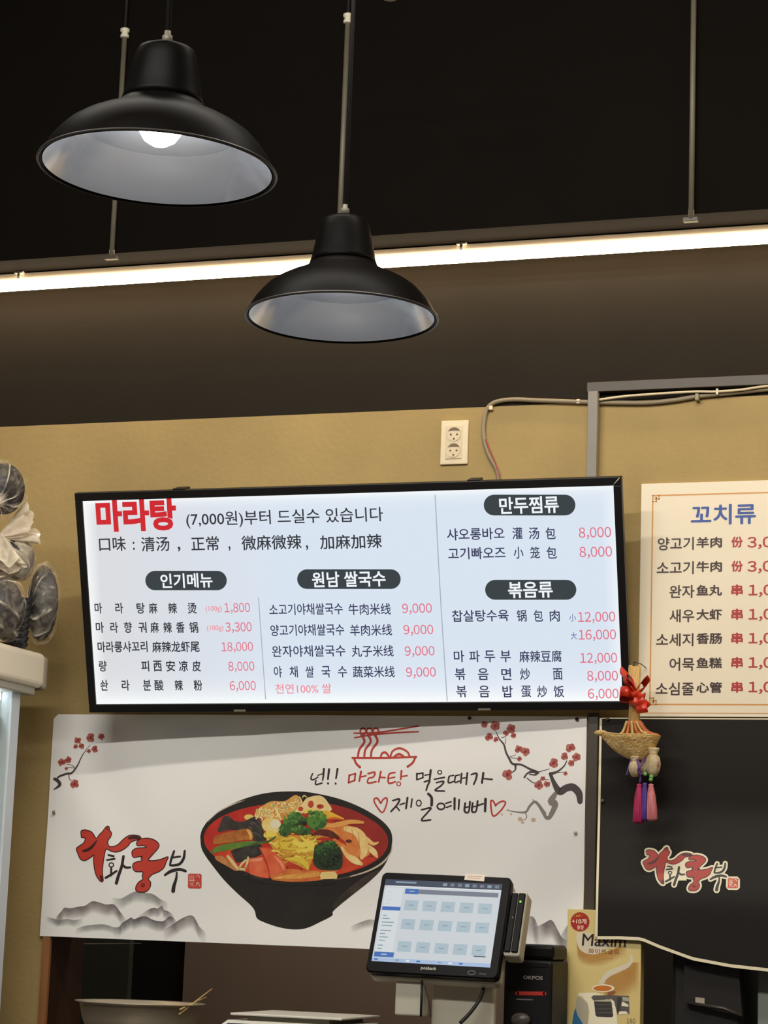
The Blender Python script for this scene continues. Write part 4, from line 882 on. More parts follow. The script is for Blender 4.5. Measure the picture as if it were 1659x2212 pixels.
rc(0.015, 0.10, 0.165, 0.92, 7, 1); rc(0.012, 0.335, 0.17, 0.38, 3, 2); rc(0.012, 0.885, 0.18, 0.945, 3, 2); rc(0.07, 0.905, 0.12, 0.92, 4, 3)
random.seed(4)
for k, y in enumerate((0.15, 0.20, 0.245, 0.29, 0.44, 0.475, 0.52, 0.56, 0.62, 0.66, 0.70, 0.74, 0.80, 0.84)): rc(0.03, y, 0.06+0.08*random.random(), y+0.012, 5 if k > 3 else 0, 2)
for r_, y in enumerate((0.245, 0.475, 0.745)):
    for k in range(5):
        x = 0.20+0.157*k; rc(x, y, x+0.115, y+0.125, 4, 2); rc(x+0.035, y+0.055, x+0.08, y+0.066, 5, 3)
rc(0.85, 0.872, 0.95, 0.884, 2, 3)
rc(0, 0.955, 1, 1.0, 6, 1)
for k in range(9): rc(0.02+0.09*k, 0.965, 0.05+0.09*k, 0.985, (3, 4, 5, 8)[k % 4], 2)
b.build('screen', UI, till)
b = MB(); ps.text(b, 'posbank', 495, 607, 771, 30, 0, 1, 0.015)
b.build('lettering', mat('logo_silver', (196, 190, 180), 0.4), till)
b = MB(); ps.ring(b, 858, 800, 26, 14, 6, 0, 1); ps.stroke(b, [(915, 806, 6), (960, 812, 6)], 0, 1, curve=False)
b.build('button_mark', mat('mark_grey', (84, 80, 80), 0.5), till)
b = MB(); q = [ps.uv(815, 90), ps.uv(955, 97), ps.uv(948, 146), ps.uv(806, 135)]
b.add([ps.pos(u, v, 4) for u, v in q]+[ps.pos(u, v, 0.5) for u, v in q], [[3, 2, 1, 0], [0, 1, 5, 4], [1, 2, 6, 5], [2, 3, 7, 6], [3, 0, 4, 7]], 0)
ps.stroke(b, [(835, 108, 5), (930, 114, 5)], 1, 5, curve=False); ps.stroke(b, [(832, 120, 4), (915, 126, 4)], 1, 5, curve=False)
b.build('sticker', [mat('sticker_white', (226, 214, 196), 0.5), mat('sticker_ink', (190, 140, 130), 0.5)], till)
# card reader on the right edge
b = MB(); xr_ = pw/2
b.box((xr_+0.001, 0.010, 0.062), (xr_+0.040, 0.060, 0.222), 0, 0.006, PMx); rd_ = b.build('card_reader', PC, till)
b = MB(); b.box((xr_+0.004, 0.004, 0.070), (xr_+0.019, 0.012, 0.216), 0, 0.002, PMx); b.box((xr_+0.021, 0.004, 0.070), (xr_+0.037, 0.012, 0.216), 0, 0.002, PMx); b.build('reader_face', PB, rd_)
b = MB(); b.box((xr_+0.026, 0.0025, 0.192), (xr_+0.030, 0.0045, 0.196), 0, 0, PMx); b.build('status_light', glow('green_led', (150, 230, 80), 1.4), rd_)
b = MB(); b.box((xr_+0.013, 0.0025, 0.152), (xr_+0.016, 0.0045, 0.155), 0, 0, PMx); b.build('reader_mark', PCD, rd_)
# stand: neck block and base, cable
b = MB(); b.box((-1.742, -0.362, 1.20), (-1.672, -0.32, 1.285), 0, 0.004); b.build('neck', PC, till)
b = MB(); b.box((-1.668, -0.31, CT), (at(1068, 2150, -0.31).x, -0.285, 1.29), 0, 0.006); b.build('stand', PC, till)
b = MB(); b.box((-1.76, -0.385, CT), (-1.56, -0.285, 1.13), 0, 0.01); b.build('base', PC, till)
b = MB(); b.tube(smooth_curve([(-1.528, -0.345, 1.285), (-1.532, -0.36, 1.25), (-1.55, -0.38, 1.215), (-1.57, -0.395, 1.19)], 5), 0.0045, 0, 8); b.build('cable', M['cord'], till)
b = MB(); b.tube([(-1.672, -0.375, 1.285), (-1.672, -0.375, 1.20)], 0.003, 0, 8); b.build('cable', M['cord'], till)
b = MB(); b.tube(smooth_curve([(-1.665, -0.375, 1.27), (-1.652, -0.38, 1.235), (-1.645, -0.385, 1.20)], 5), 0.0012, 0, 6); b.build('cable', M['cord'], till)
# keyboard
kbx = thing('keyboard', 'black keyboard lying in front of the till stand', 'keyboard', (-1.63, -0.46, CT))
kz = 1.165
b = MB(); b.box((-1.805, -0.53, kz-0.02), (-1.50, -0.40, kz), 0, 0.004); b.box((-1.80, -0.52, CT), (-1.51, -0.41, kz-0.02), 0, 0.004)
b.build('case', mat('keyboard_black', (24, 21, 20), 0.4), kbx)
b = MB(); b.box((-1.805, -0.405, kz), (-1.51, -0.400, kz+0.002), 0); b.build('trim', PCD, kbx)
b = MB()
for r_ in range(5):
    for k in range(14): b.box((-1.80+0.0205*k, -0.522+0.023*r_, kz-0.001), (-1.783+0.0205*k, -0.504+0.023*r_, kz+0.007), 0, 0.002)
tag(b.build('key_block', mat('key_black', (36, 31, 29), 0.4), kbx), kind='stuff')

# receipt printer
py0, py1 = -0.235, -0.075; px0, px1 = at(1088, 2110, -0.235).x, at(1226, 2110, -0.085).x; pz1 = 1.375
pr_ = thing('receipt_printer', 'black receipt printer with red lettering, right of the till', 'printer', (-1.47, -0.15, CT))
b = MB(); b.box((px0, py0, CT), (px1, py1, 1.338), 0, 0.008); b.build('body', mat('printer_black', (17, 16, 17), 0.5, spec=0.25, noise=0.05), pr_)
b = MB(); b.box((px0+0.003, py0+0.02, 1.338), (px1-0.003, py1, pz1), 0, 0.010); b.build('lid', mat('printer_lid', (13, 12, 13), 0.45, spec=0.2), pr_)
b = MB(); b.box((px0+0.012, py0-0.0015, 1.322), (px1-0.010, py0+0.002, 1.333), 0, 0.001); b.build('paper_slot', M['bezel'], pr_)
prs = Sheet((px0, py0-0.0008, CT), (1, 0, 0), (0, 0, 1)); prs.mpp = 0.00115; prs.T = zoomer(760, 1860, 3.318)
b = MB(); prs.text(b, 'OKPOS', 1228, 1368, 836, 26, 0, 1, 0.019); prs.stroke(b, [(1185, 948, 26), (1382, 950, 26)], 1, 1, curve=False); prs.stroke(b, [(1180, 990, 9), (1295, 994, 9)], 2, 1, curve=False)
b.build('lettering', [mat('print_grey', (176, 172, 168), 0.4), mat('print_red', (176, 44, 34), 0.4), mat('print_dim', (110, 106, 104), 0.4), mat('print_red2', (206, 70, 56), 0.4)], pr_)
b = MB(); p = at(1125, 2190, py0-0.01); b.ball(p-Vector((0, 0, 0.014)), 0.024, 0, 20, (1, 0.5, 0.7)); b.build('knob', mat('knob_dark', (74, 68, 60), 0.35), pr_)

# weighing scale
sc = thing('weighing_scale', 'white counter weighing scale with a dark display, left of the till', 'scale', (-1.99, -0.38, CT))
zs = 1.189
b = MB(); b.box((-2.136, -0.42, zs-0.0055), (-1.853, -0.14, zs), 0, 0.002); b.build('plate', mat('scale_plate', (226, 220, 206), 0.35), sc)
b = MB(); b.box((-2.10, -0.40, zs-0.03), (-1.89, -0.16, zs-0.0055), 0, 0.002); b.build('plate_support', PCD, sc)
T0 = [(-2.143, -0.415, zs-0.017), (-1.853, -0.415, zs-0.017), (-1.825, -0.50, zs-0.062), (-2.178, -0.50, zs-0.062)]
b = MB(); base = [(-2.143, -0.15, zs-0.017), (-1.853, -0.15, zs-0.017)]
b.add(T0+base+[(x, y, CT) for x, y, z in (T0[3], T0[2])]+[(-1.853, -0.15, CT), (-2.143, -0.15, CT)], [[3, 2, 1, 0], [0, 1, 5, 4], [6, 7, 2, 3], [4, 5, 8, 9], [1, 2, 7, 8, 5], [0, 4, 9, 6, 3]], 0)
b.build('body', mat('scale_white', (224, 220, 208), 0.4), sc)
def on_face(fx, fy, lift): 
    A = Vector(T0[0]).lerp(Vector(T0[1]), fx); B = Vector(T0[3]).lerp(Vector(T0[2]), fx); return A.lerp(B, fy)+Vector((0, -0.47, 0.88))*lift
def fq(mb, x0, y0, x1, y1, mi, l): mb.add([on_face(x0, y1, l), on_face(x1, y1, l), on_face(x1, y0, l), on_face(x0, y0, l)], [[0, 1, 2, 3]], mi)
b = MB(); fq(b, 0.04, 0.16, 0.62, 0.9, 0, 0.0006); fq(b, 0.64, 0.16, 0.94, 0.9, 1, 0.0006); fq(b, 0.34, 0.32, 0.615, 0.85, 2, 0.001); fq(b, 0.07, 0.22, 0.20, 0.30, 3, 0.001); fq(b, 0.07, 0.34, 0.16, 0.4, 3, 0.001); fq(b, 0.66, 0.24, 0.85, 0.32, 3, 0.001)
b.build('display_panel', [mat('scale_navy', (30, 28, 48), 0.35), mat('scale_grey_panel', (90, 86, 92), 0.4), glow('scale_display', (52, 46, 128), 0.8), mat('scale_print', (170, 166, 160), 0.5)], sc)

# steel mixing bowl and two bamboo sticks
bc = Vector((-2.427, -0.30, 1.0875)); rt = 0.162; zt = 1.1975
sb = thing('mixing_bowl', 'steel mixing bowl on the counter under the left end of the banner', 'bowl', (bc.x, bc.y, CT))
hb = zt-bc.z
prof = [(0.0, 0.0), (0.07, 0.0), (0.10, 0.010), (0.125, 0.035), (0.142, 0.07), (0.150, hb-0.004), (rt, hb), (rt, hb+0.0015), (0.150, hb), (0.140, 0.07), (0.12, 0.036), (0.095, 0.014), (0.0, 0.004)]
b = MB(); b.lathe(prof, 0, 72, Matrix.Translation(bc)); b.build('body', mat('steel_bowl', (188, 176, 154), 0.36, metal=0.7, noise=0.06, scale=10, bump=0.02, bscale=50), sb)
p0 = at(414, 2170, -0.33)
for dx, (tx_, ty_), nm in ((0, (458, 2136), 'longer'), (-0.004, (446, 2154), 'shorter')):
    tp = at(tx_, ty_, -0.25); d = (tp-p0).normalized(); q0 = p0-d*0.055+Vector((dx, 0, 0))
    ck = thing('bamboo_stick', nm+' thin bamboo stick leaning out of the steel bowl', 'stick', q0, 'bamboo sticks in the bowl')
    b = MB(); b.tube([q0, p0+Vector((dx, 0, 0)), tp], [0.0024, 0.0022, 0.0014], 0, 8); b.build('shaft', mat('bamboo', (190, 158, 106), 0.5), ck)

# pale cloth hanging by the jamb inside the hatch
tw = thing('hanging_cloth', 'pale folded cloth hanging inside the hatch by the wooden jamb', 'cloth', at(155, 2120, 0.5))
b = MB(); tp = at(151, 2036, 0.5); bt = at(153, 2130, 0.5); n_ = 10; vv = []
for j in range(9):
    f = j/8; c0 = tp.lerp(bt, f); w_ = 0.011+0.006*f
    for i in range(n_+1):
        t = i/n_-0.5; vv.append(c0+Vector((t*2*w_, 0.007*math.sin(i*1.9)+(-0.004), 0)))
m_ = len(vv); vv += [v+Vector((0, 0.004, 0)) for v in vv]; w1 = n_+1
fs = [[j*w1+i, j*w1+i+1, (j+1)*w1+i+1, (j+1)*w1+i] for j in range(8) for i in range(n_)]
fs += [[m_+q for q in f[::-1]] for f in fs]
b.add(vv, fs, 0, True); b.build('fabric', mat('cloth_pale', (186, 176, 154), 0.8), tw)
b = MB(); b.tube([tp+Vector((0, 0, 0.004)), tp+Vector((0, 0, -0.004)), (tp.x, 0.99, tp.z)], 0.002, 0, 6); b.build('hook', M['steel_trunk'], tw)

# coffee carton tucked under the black sheet
cx0, cx1 = -1.4045, -1.2200; cy0, cy1 = -0.060, -0.020; cz1 = 1.4627
cf = thing('coffee_carton', 'tall cream coffee carton tucked under the curled black sheet', 'carton', (-1.307, -0.05, CT))
cs = Sheet((cx0, cy0-0.0003, CT), (1, 0, 0), (0, 0, 1)); cs.mpp = 0.00118; cs.T = zoomer(1220, 1950, 8.444)
CK = [mat('carton_cream', (226, 206, 140), 0.45, c2=(220, 194, 122), scale=5), mat('carton_gold', (204, 150, 70), 0.45, c2=(196, 128, 54), scale=6, fade=True), mat('carton_white', (226, 212, 186), 0.45), mat('carton_badge', (172, 36, 28), 0.45), mat('carton_ink', (48, 26, 20), 0.45),
      mat('carton_blue', (44, 116, 160), 0.45), mat('carton_grey', (96, 90, 84), 0.45), mat('carton_dark', (62, 58, 54), 0.45), mat('carton_orange', (206, 120, 40), 0.45), mat('carton_pale', (246, 236, 204), 0.45), mat('carton_brown', (150, 92, 50), 0.45), mat('carton_silver', (186, 178, 156), 0.4)]
b = MB(); b.box((cx0, cy0, CT), (cx1, cy1, cz1), 0, 0.0008)
cs.mpp = 0.00116
def cstrip(rd, dp, lay): cs.strip(b, rd, dp, 1, lay)
cstrip([(215, 600), (230, 760), (300, 880), (420, 925), (560, 930), (700, 920), (860, 860), (1000, 800), (1140, 780)], 240, 0.6)
cstrip([(700, 1440), (760, 1400), (860, 1330), (1000, 1270), (1140, 1195), (1230, 1100), (1290, 1090), (1370, 1080)], 560, 0.8)
cs.poly(b, [(225, 540), (330, 545), (520, 560), (545, 700), (860, 790), (760, 830), (700, 880), (640, 915), (540, 945), (420, 930), (320, 890), (250, 800), (215, 680)], 2, 1.0, curve=True)
cs.poly(b, [(1200, 930), (1240, 1000), (1235, 1090), (1150, 1190), (1000, 1260), (850, 1330), (760, 1400), (715, 1470), (620, 1480), (680, 1360), (780, 1250), (920, 1190), (1080, 1130), (1180, 1060)], 2, 1.2, curve=True)
cs.poly(b, [(100+0, 345)]+[], 3, 2) if False else None
n_ = 44; cs.fill(b, [cs.uv(278+(178 if i % 2 else 166)*math.cos(2*math.pi*i/n_), 348+(180 if i % 2 else 168)*math.sin(2*math.pi*i/n_)) for i in range(n_)], 3, 2)
cs.stroke(b, [(185, 245, 34), (315, 232, 34)], 8, 3, curve=False); cs.text(b, '+10개', 130, 395, 338, 100, 9, 3, 0.019); cs.text(b, '증정', 225, 340, 452, 76, 9, 3, 0.01)
cs.text(b, 'Maxim', 320, 1120, 688, 225, 4, 3, 0.012, slant=0.08)
cs.text(b, '화이트골드', 430, 1000, 890, 90, 10, 3, 0.01); cs.stroke(b, [(590, 1015, 14), (860, 1015, 14)], 1, 2.5, curve=False)
cs.poly(b, ell(700, 1560, 205, 72), 9, 2, curve=False); cs.poly(b, ell(690, 1562, 168, 52), 8, 2.4, curve=False); cs.poly(b, ell(850, 1650, 80, 40, -0.3), 10, 1.8, curve=False)
cs.poly(b, [(700, 1680), (560, 1640), (260, 1645), (235, 1690), (310, 1720), (420, 1830), (450, 2000), (420, 2250), (960, 2250), (940, 1950), (900, 1800), (840, 1740), (820, 1800), (700, 1700)], 9, 2)
cs.poly(b, [(235, 1700), (330, 1760), (420, 1870), (430, 2040), (410, 2250), (320, 2200), (240, 2080), (205, 1960), (205, 1800)], 11, 2.2, curve=True)
cs.poly(b, [(195, 1920), (240, 2060), (340, 2250), (150, 2250), (160, 2050)], 5, 2.3, curve=True)
cs.poly(b, [(480, 1730), (520, 1690), (900, 1690), (1170, 1700), (1180, 2030), (960, 2040), (900, 1800), (840, 1750), (540, 1800)], 6, 2.4)
cs.poly(b, [(535, 1800), (850, 1800), (885, 2070), (850, 2090), (590, 2080), (560, 2050)], 7, 2.8)
for y in (1860, 1940, 2010): cs.stroke(b, [(560, y, 14), (870, y-6, 14)], 6, 3, curve=False)
cs.stroke(b, [(540, 1790, 22), (840, 1775, 22)], 11, 3.1, curve=False)
cs.poly(b, [(960, 1720), (1040, 1730), (1010, 1990), (950, 2000)], 7, 2.9); cs.poly(b, [(1050, 1800), (1160, 1860), (1160, 1900), (1030, 1880)], 9, 3); cs.poly(b, [(1000, 1980), (1120, 1980), (1160, 2030), (970, 2040)], 9, 3); cs.poly(b, [(1050, 1720), (1170, 1730), (1170, 1800), (1060, 1790)], 11, 3)
cs.text(b, '160', 1130, 1290, 2155, 86, 6, 3)
b.build('box', CK, cf)

# dark machine under the black sheet and what shows beyond it
mc = thing('coffee_machine', 'black machine with a small pale sticker, half hidden under the black sheet', 'machine', (-0.98, 0.16, CT))
q = lambda px, py: at(px, py, 0.0)
bx0, bx1 = at(1448, 2150, -0.005).x, at(1600, 2150, -0.005).x
MBk = mat('machine_black', (26, 23, 21), 0.4, noise=0.06)
b = MB(); b.box((bx0, 0.0, CT), (bx1+0.004, 0.30, 1.42), 0, 0.012); b.build('body', MBk, mc)
A = [at(1478, 2085, -0.03), at(1595, 2085, -0.03), at(1603, 2196, -0.03), at(1478, 2165, -0.03)]
b = MB(); b.add(A+[v+Vector((0, 0.03, 0)) for v in A], [[3, 2, 1, 0], [0, 1, 5, 4], [1, 2, 6, 5], [2, 3, 7, 6], [3, 0, 4, 7]], 0); b.build('front_cover', mat('machine_cover', (34, 30, 27), 0.35), mc)
st_ = [at(1502, 2154, -0.0315), at(1522, 2156, -0.0315), at(1522, 2169, -0.0315), at(1502, 2165, -0.0315)]
b = MB(); b.add(st_+[v+Vector((0, 0.001, 0)) for v in st_], [[3, 2, 1, 0], [0, 1, 5, 4], [2, 3, 7, 6]], 0); b.build('sticker', mat('machine_sticker', (170, 160, 140), 0.5), mc)
e0, e1 = at(1505, 2169, -0.032), at(1602, 2194, -0.032)
b = MB(); b.tube([e0, e0.lerp(e1, 0.6)+Vector((0, 0, 0.006)), e1], 0.004, 0, 8); b.build('lip', mat('machine_lip', (58, 52, 47), 0.4), mc)
gx = at(1641, 2130, 0.05).x
gb = thing('storage_box', 'grey green box with a purple foot, right of the black machine', 'box', (gx+0.12, 0.2, CT))
b = MB(); b.box((gx, 0.02, 1.178), (gx+0.25, 0.4, 1.42), 0, 0.004); b.build('body', mat('grey_green', (140, 146, 138), 0.6), gb)
b = MB(); b.box((gx-0.004, 0.016, CT), (gx+0.254, 0.4, 1.1785), 0, 0.003); b.build('foot', mat('purple_foot', (112, 40, 82), 0.5), gb)

# ------------------------------------------------------------------ glass display fridge, only its far corner in view
fx, fyb = -2.770, -0.252
fr = thing('display_fridge', 'glass display fridge with a cream top and pale blue frame at the left edge', 'fridge', (-3.1, -0.7, 0))
b = MB(); b.box((-3.5, -1.2, 1.982), (fx, fyb, 2.074), 0, 0.016, seg=4); b.build('top_cap', mat('fridge_cream', (226, 214, 190), 0.4, noise=0.02, scale=4), fr)
b = MB(); b.box((-3.49, fyb-0.012, 1.978), (fx+0.004, fyb+0.010, 2.066), 0, 0.012, seg=4); b.build('rear_cover', mat('fridge_grey', (130, 118, 100), 0.5), fr)
b = MB(); b.box((-3.45, -1.16, 1.962), (fx-0.012, fyb-0.03, 1.984), 0, 0.004); b.build('top_rail', mat('fridge_rail', (160, 156, 140), 0.45), fr)
bx, by = -2.80, -0.325
FB = mat('pale_blue_frame', (206, 214, 222), 0.35)
for (x_, y_) in ((bx-0.03, by-0.045), (bx-0.03, -1.14), (-3.46, by-0.045), (-3.46, -1.14)):
    b = MB(); b.box((x_, y_, 0.86), (x_+0.03, y_+0.045, 1.964), 0, 0.002); b.build('corner_post', FB, fr)
gm = bpy.data.materials.new('glass_pane'); gm.use_nodes = True; nt = gm.node_tree
for n_ in list(nt.nodes):
    if n_.type != 'OUTPUT_MATERIAL': nt.nodes.remove(n_)
tr_, gl_, mx_ = nt.nodes.new('ShaderNodeBsdfTransparent'), nt.nodes.new('ShaderNodeBsdfGlossy'), nt.nodes.new('ShaderNodeMixShader')
tr_.inputs[0].default_value = (0.96, 0.98, 0.97, 1); gl_.inputs['Roughness'].default_value = 0.03; mx_.inputs[0].default_value = 0.10
nt.links.new(tr_.outputs[0], mx_.inputs[1]); nt.links.new(gl_.outputs[0], mx_.inputs[2]); nt.links.new(mx_.outputs[0], nt.nodes['Material Output'].inputs[0])
b = MB(); b.box((bx-0.012, -1.10, 0.88), (bx-0.006, by-0.045, 1.962), 0); b.build('side_glass', gm, fr)
b = MB(); b.box((-3.43, -1.135, 0.88), (bx-0.03, -1.129, 1.962), 0); b.build('front_glass', gm, fr)
b = MB(); b.box((-3.43, by-0.016, 0.88), (bx-0.03, by-0.004, 1.962), 0); b.build('back_panel', mat('fridge_inner', (206, 210, 204), 0.5), fr)
b = MB(); b.box((-3.46, -1.14, 0.0), (bx, by, 0.86), 0, 0.01); b.build('cabinet', mat('fridge_steel', (170, 172, 170), 0.35, metal=0.6), fr)
b = MB(); b.box((-2.855, -1.08, 1.938), (-2.828, by-0.05, 1.960), 0, 0.004); b.build('lamp_tube', glow('fridge_lamp', (240, 247, 250), 6.0), fr)
for z_ in (1.885, 1.52, 1.2):
    b = MB(); b.box((-3.42, -1.08, z_), (-2.825, by-0.05, z_+0.016), 0, 0.003); b.build('shelf', mat('fridge_shelf', (196, 202, 196), 0.4), fr)
greens = mat('packed_greens', (150, 168, 96), 0.6, c2=(186, 190, 120), scale=30)
for k, y_ in enumerate((-0.47, -0.64, -0.81)):
    gt = thing('vegetable_tub', ('tub of pale greens on the fridge shelf, first from the back post', 'tub of pale greens on the fridge shelf, second from the back post', 'tub of pale greens on the fridge shelf, third from the back post')[k], 'tub', (-2.94, y_, 1.536), 'tubs of greens in the fridge')
    T = Matrix.Translation((-2.94, y_, 1.5365))
    b = MB(); b.lathe([(0, 0), (0.06, 0), (0.075, 0.22), (0.072, 0.22), (0.058, 0.004), (0, 0.004)], 0, 28, T); b.build('tub', mat('clear_tub', (210, 216, 204), 0.3, alpha=0.4), gt)
    b = MB(); b.ball((-2.94, y_, 1.70), 0.062, 0, 18, (1, 1, 1.25), 0.25); b.ball((-2.94, y_, 1.62), 0.058, 0, 18, (1, 1, 1.2), 0.2); b.build('greens', greens, gt)

# ------------------------------------------------------------------ bagged stacks of takeaway bowls on the fridge
def film(name, dens, tint):
    m = bpy.data.materials.new(name); m.use_nodes = True; nt = m.node_tree; p = nt.nodes['Principled BSDF']
    p.inputs['Base Color'].default_value = rgb(*tint); p.inputs['Roughness'].default_value = 0.16; p.inputs['Specular IOR Level'].default_value = 0.8
    a = nt.nodes.new('ShaderNodeAttribute'); a.attribute_name = 'fade'
    n = nt.nodes.new('ShaderNodeTexNoise'); n.inputs['Scale'].default_value = 26; n.inputs['Detail'].default_value = 4; n.inputs['Distortion'].default_value = 1.2
    tc = nt.nodes.new('ShaderNodeTexCoord'); nt.links.new(tc.outputs['Object'], n.inputs['Vector'])
    mr = nt.nodes.new('ShaderNodeMapRange'); mr.inputs[1].default_value = 0.40; mr.inputs[2].default_value = 0.72; mr.inputs[3].default_value = dens[0]; mr.inputs[4].default_value = dens[1]
    nt.links.new(n.outputs['Fac'], mr.inputs[0])
    mu = nt.nodes.new('ShaderNodeMath'); mu.operation = 'ADD'; mu.use_clamp = True
    nt.links.new(mr.outputs[0], mu.inputs[0]); nt.links.new(a.outputs['Fac'], mu.inputs[1]); nt.links.new(mu.outputs[0], p.inputs['Alpha'])
    return m
FILM = film('clear_film', (0.02, 0.22), (242, 230, 206)); MILK = film('milky_film', (0.34, 0.72), (232, 218, 194))
DARKC = mat('black_takeaway_bowls', (34, 31, 31), 0.45, spec=0.3, c2=(66, 61, 60), scale=18)
def bag_mesh(c, r3, axis, pleats, seed, amp=0.09):
    rnd = random.Random(seed); ax = Vector(axis).normalized(); a1 = ax.orthogonal().normalized(); a2 = ax.cross(a1)
    ph = [rnd.uniform(0, 6.28) for _ in range(6)]; nu, nv = 240, 48; vv = []; fd = []
    for j in range(nv+1):
        f = math.pi*(j+0.02)/(nv+0.04)
        for i in range(nu):
            t = 2*math.pi*i/nu
            pl = (1-2*abs(math.sin(0.5*(pleats*t+ph[0]+1.5*math.sin(2*f)))))*0.6+0.5*(1-2*abs(math.sin(0.5*((pleats*1.7//1)*t+ph[1]+2*math.sin(3*f)))))
            gather = math.exp(-(f/0.9)**2)
            k = 1+amp*pl*(0.35+0.9*gather)*math.sin(f)+0.05*math.sin(3*t+ph[2])*math.sin(2*f)+0.035*math.sin(5*f+ph[3]+2*t)
            k *= 1+0.16*math.exp(-(f/0.22)**2)-0.10*math.exp(-((f-0.5)/0.28)**2)
            d = ax*math.cos(f)+(a1*math.cos(t)+a2*math.sin(t))*math.sin(f)
            vv.append(Vector(c)+Vector((d.x*r3[0], d.y*r3[1], d.z*r3[2]))*k)
            fd.append(min(0.85, 1.3*max(0, pl)**2.2*(0.35+gather)+0.75*math.exp(-(f/0.26)**2)))
    fs = [[j*nu+i, j*nu+(i+1) % nu, (j+1)*nu+(i+1) % nu, (j+1)*nu+i] for j in range(nv) for i in range(nu)]
    m = MB(); m.add(vv, fs, 0, True, fade=fd); return m
def bag(label, c, r3, axis, pleats, seed, filmm=FILM, amp=0.09, contents=True, ears=None):
    t = thing('plastic_bag', label, 'bag', Vector(c)-Vector((0, 0, r3[2])), 'bagged takeaway bowls on the fridge')
    if contents:
        b = MB(); ax = Vector(axis).normalized(); q = ax.to_track_quat('Z', 'Y').to_matrix().to_4x4()
        S = Matrix.Translation(c) @ Matrix.Diagonal((r3[0]*0.9, r3[1]*0.9, r3[2]*0.9, 1)) @ q
        pr = []
        for k in range(15): z = -0.93+1.86*k/14; r_ = math.sqrt(max(0.0, 1-z*z)); pr += [(r_, z), (r_*0.93, z+0.03)]
        b.lathe([(0, -0.95)]+pr+[(0, 0.97)], 0, 40, S); b.build('bowl_stack', DARKC, t)
    bag_mesh(c, r3, axis, pleats, seed, amp).build('film', filmm, t)
    for (d, l, w, sd) in (ears or []):
        rnd = random.Random(sd); kn = Vector(c)+Vector((Vector(axis).normalized().x*r3[0], Vector(axis).normalized().y*r3[1], Vector(axis).normalized().z*r3[2]))*1.08
        d = Vector(d).normalized(); s1 = d.cross(Vector((0.3, -1, 0.1))).normalized(); s2 = d.cross(s1); vv = []; fd = []; n1, n2 = 16, 48
        for j in range(n1+1):
            f = j/n1; rad = 0.006+w*f**0.8
            for i in range(n2):
                a_ = 2*math.pi*i/n2; k = 1+0.28*math.sin(7*a_+sd)*f+0.14*math.sin(11*a_+3*f)
                vv.append(kn+d*(l*f*(1+0.14*math.sin(5*a_+sd)))+(s1*math.cos(a_)*k+s2*math.sin(a_)*0.45*k)*rad); fd.append(0.15+0.3*max(0, math.sin(7*a_+sd)))
        m = MB(); m.add(vv, [[j*n2+i, j*n2+(i+1) % n2, (j+1)*n2+(i+1) % n2, (j+1)*n2+i] for j in range(n1) for i in range(n2)], 0, True, fade=fd); m.build('tied_end', filmm, t)
cC = at(92, 1303, -0.262); bag('tall bag of black takeaway bowls standing at the back corner of the fridge', cC, (0.043, 0.052, 0.112), (-0.75, -0.75, -0.25), 13, 4, amp=0.10)
cD = at(2, 1315, -0.462); bag('bag of black bowls at the picture edge, lowest on the fridge top', cD, (0.062, 0.07, 0.088), (-0.35, -0.9, 0.55), 11, 9, amp=0.10)
cB = at(26, 1205, -0.36); bag('milky knotted plastic bag squeezed between the dark bagged bowls', cB, (0.064, 0.06, 0.066), (-0.2, -0.7, 0.75), 9, 21, MILK, 0.16, True, [((0.85, 0.15, 0.35), 0.085, 0.040, 3), ((0.35, -0.3, -0.9), 0.10, 0.040, 5)])
cA = at(8, 1056, -0.44); bag('bag of dark bowls on top of the pile, knotted at its lower side', cA, (0.058, 0.066, 0.074), (0.25, -0.75, -0.6), 12, 33, amp=0.13)
kc = thing('black_bowl_stack', 'stack of black bowls between the bags on the fridge top', 'bowls', (-2.80, -0.33, 2.074))
p_ = at(52, 1350, -0.33); b = MB(); pr = []
for k in range(8): z = 2.0745+0.0165*k; pr += [(0.036+0.001*k, z), (0.043+0.001*k, z+0.013), (0.043+0.001*k, z+0.0155)]
b.lathe([(0, 2.0745)]+pr+[(0, pr[-1][1])], 0, 36, Matrix.Translation((p_.x-0.012, -0.352, 0)) @ Matrix.Diagonal((0.8, 0.8, 1, 1))); b.build('bowls', mat('black_bowl', (16, 14, 14), 0.35), kc)

# ------------------------------------------------------------------ straw strainer charm hanging by the menu boards
oy = -0.135
hk = at(1371, 1437, oy)
bk = thing('straw_charm', 'straw strainer charm with red ribbon and coloured tassels, hanging beside the menu boards', 'ornament', hk)
STR = mat('straw', (212, 178, 112), 0.6, c2=(176, 136, 74), scale=40, stretch=(8, 8, 0.8)); STO = mat('straw_orange', (204, 116, 58), 0.6, c2=(168, 86, 44), scale=30); WOV = mat('woven_straw', (222, 188, 122), 0.65, c2=(188, 148, 84), scale=60, bump=0.6, bscale=160)
b = MB(); random.seed(8)
hb0 = at(1371, 1440, oy); hb1 = at(1370, 1585, oy)
for k in range(13):
    a_ = 6.283*k/13; r0 = 0.0125; off0 = Vector((r0*math.cos(a_)*0.9, r0*math.sin(a_)*0.5, random.uniform(-0.004, 0.004))); off1 = Vector((r0*0.95*math.cos(a_), r0*0.6*math.sin(a_), 0))
    m_ = hb0.lerp(hb1, 0.45)+off0*0.75
    b.tube([hb0+off0, m_, hb1+off1], [0.0046, 0.0042, 0.0040], 0, 7)
b.build('handle', STR, bk)
b = MB(); b.lathe([(0.0105, -0.010), (0.0125, -0.006), (0.0125, 0.006), (0.0105, 0.010)], 0, 20, Matrix.Translation(hb0.lerp(hb1, 0.42))); b.build('binding', STO, bk)
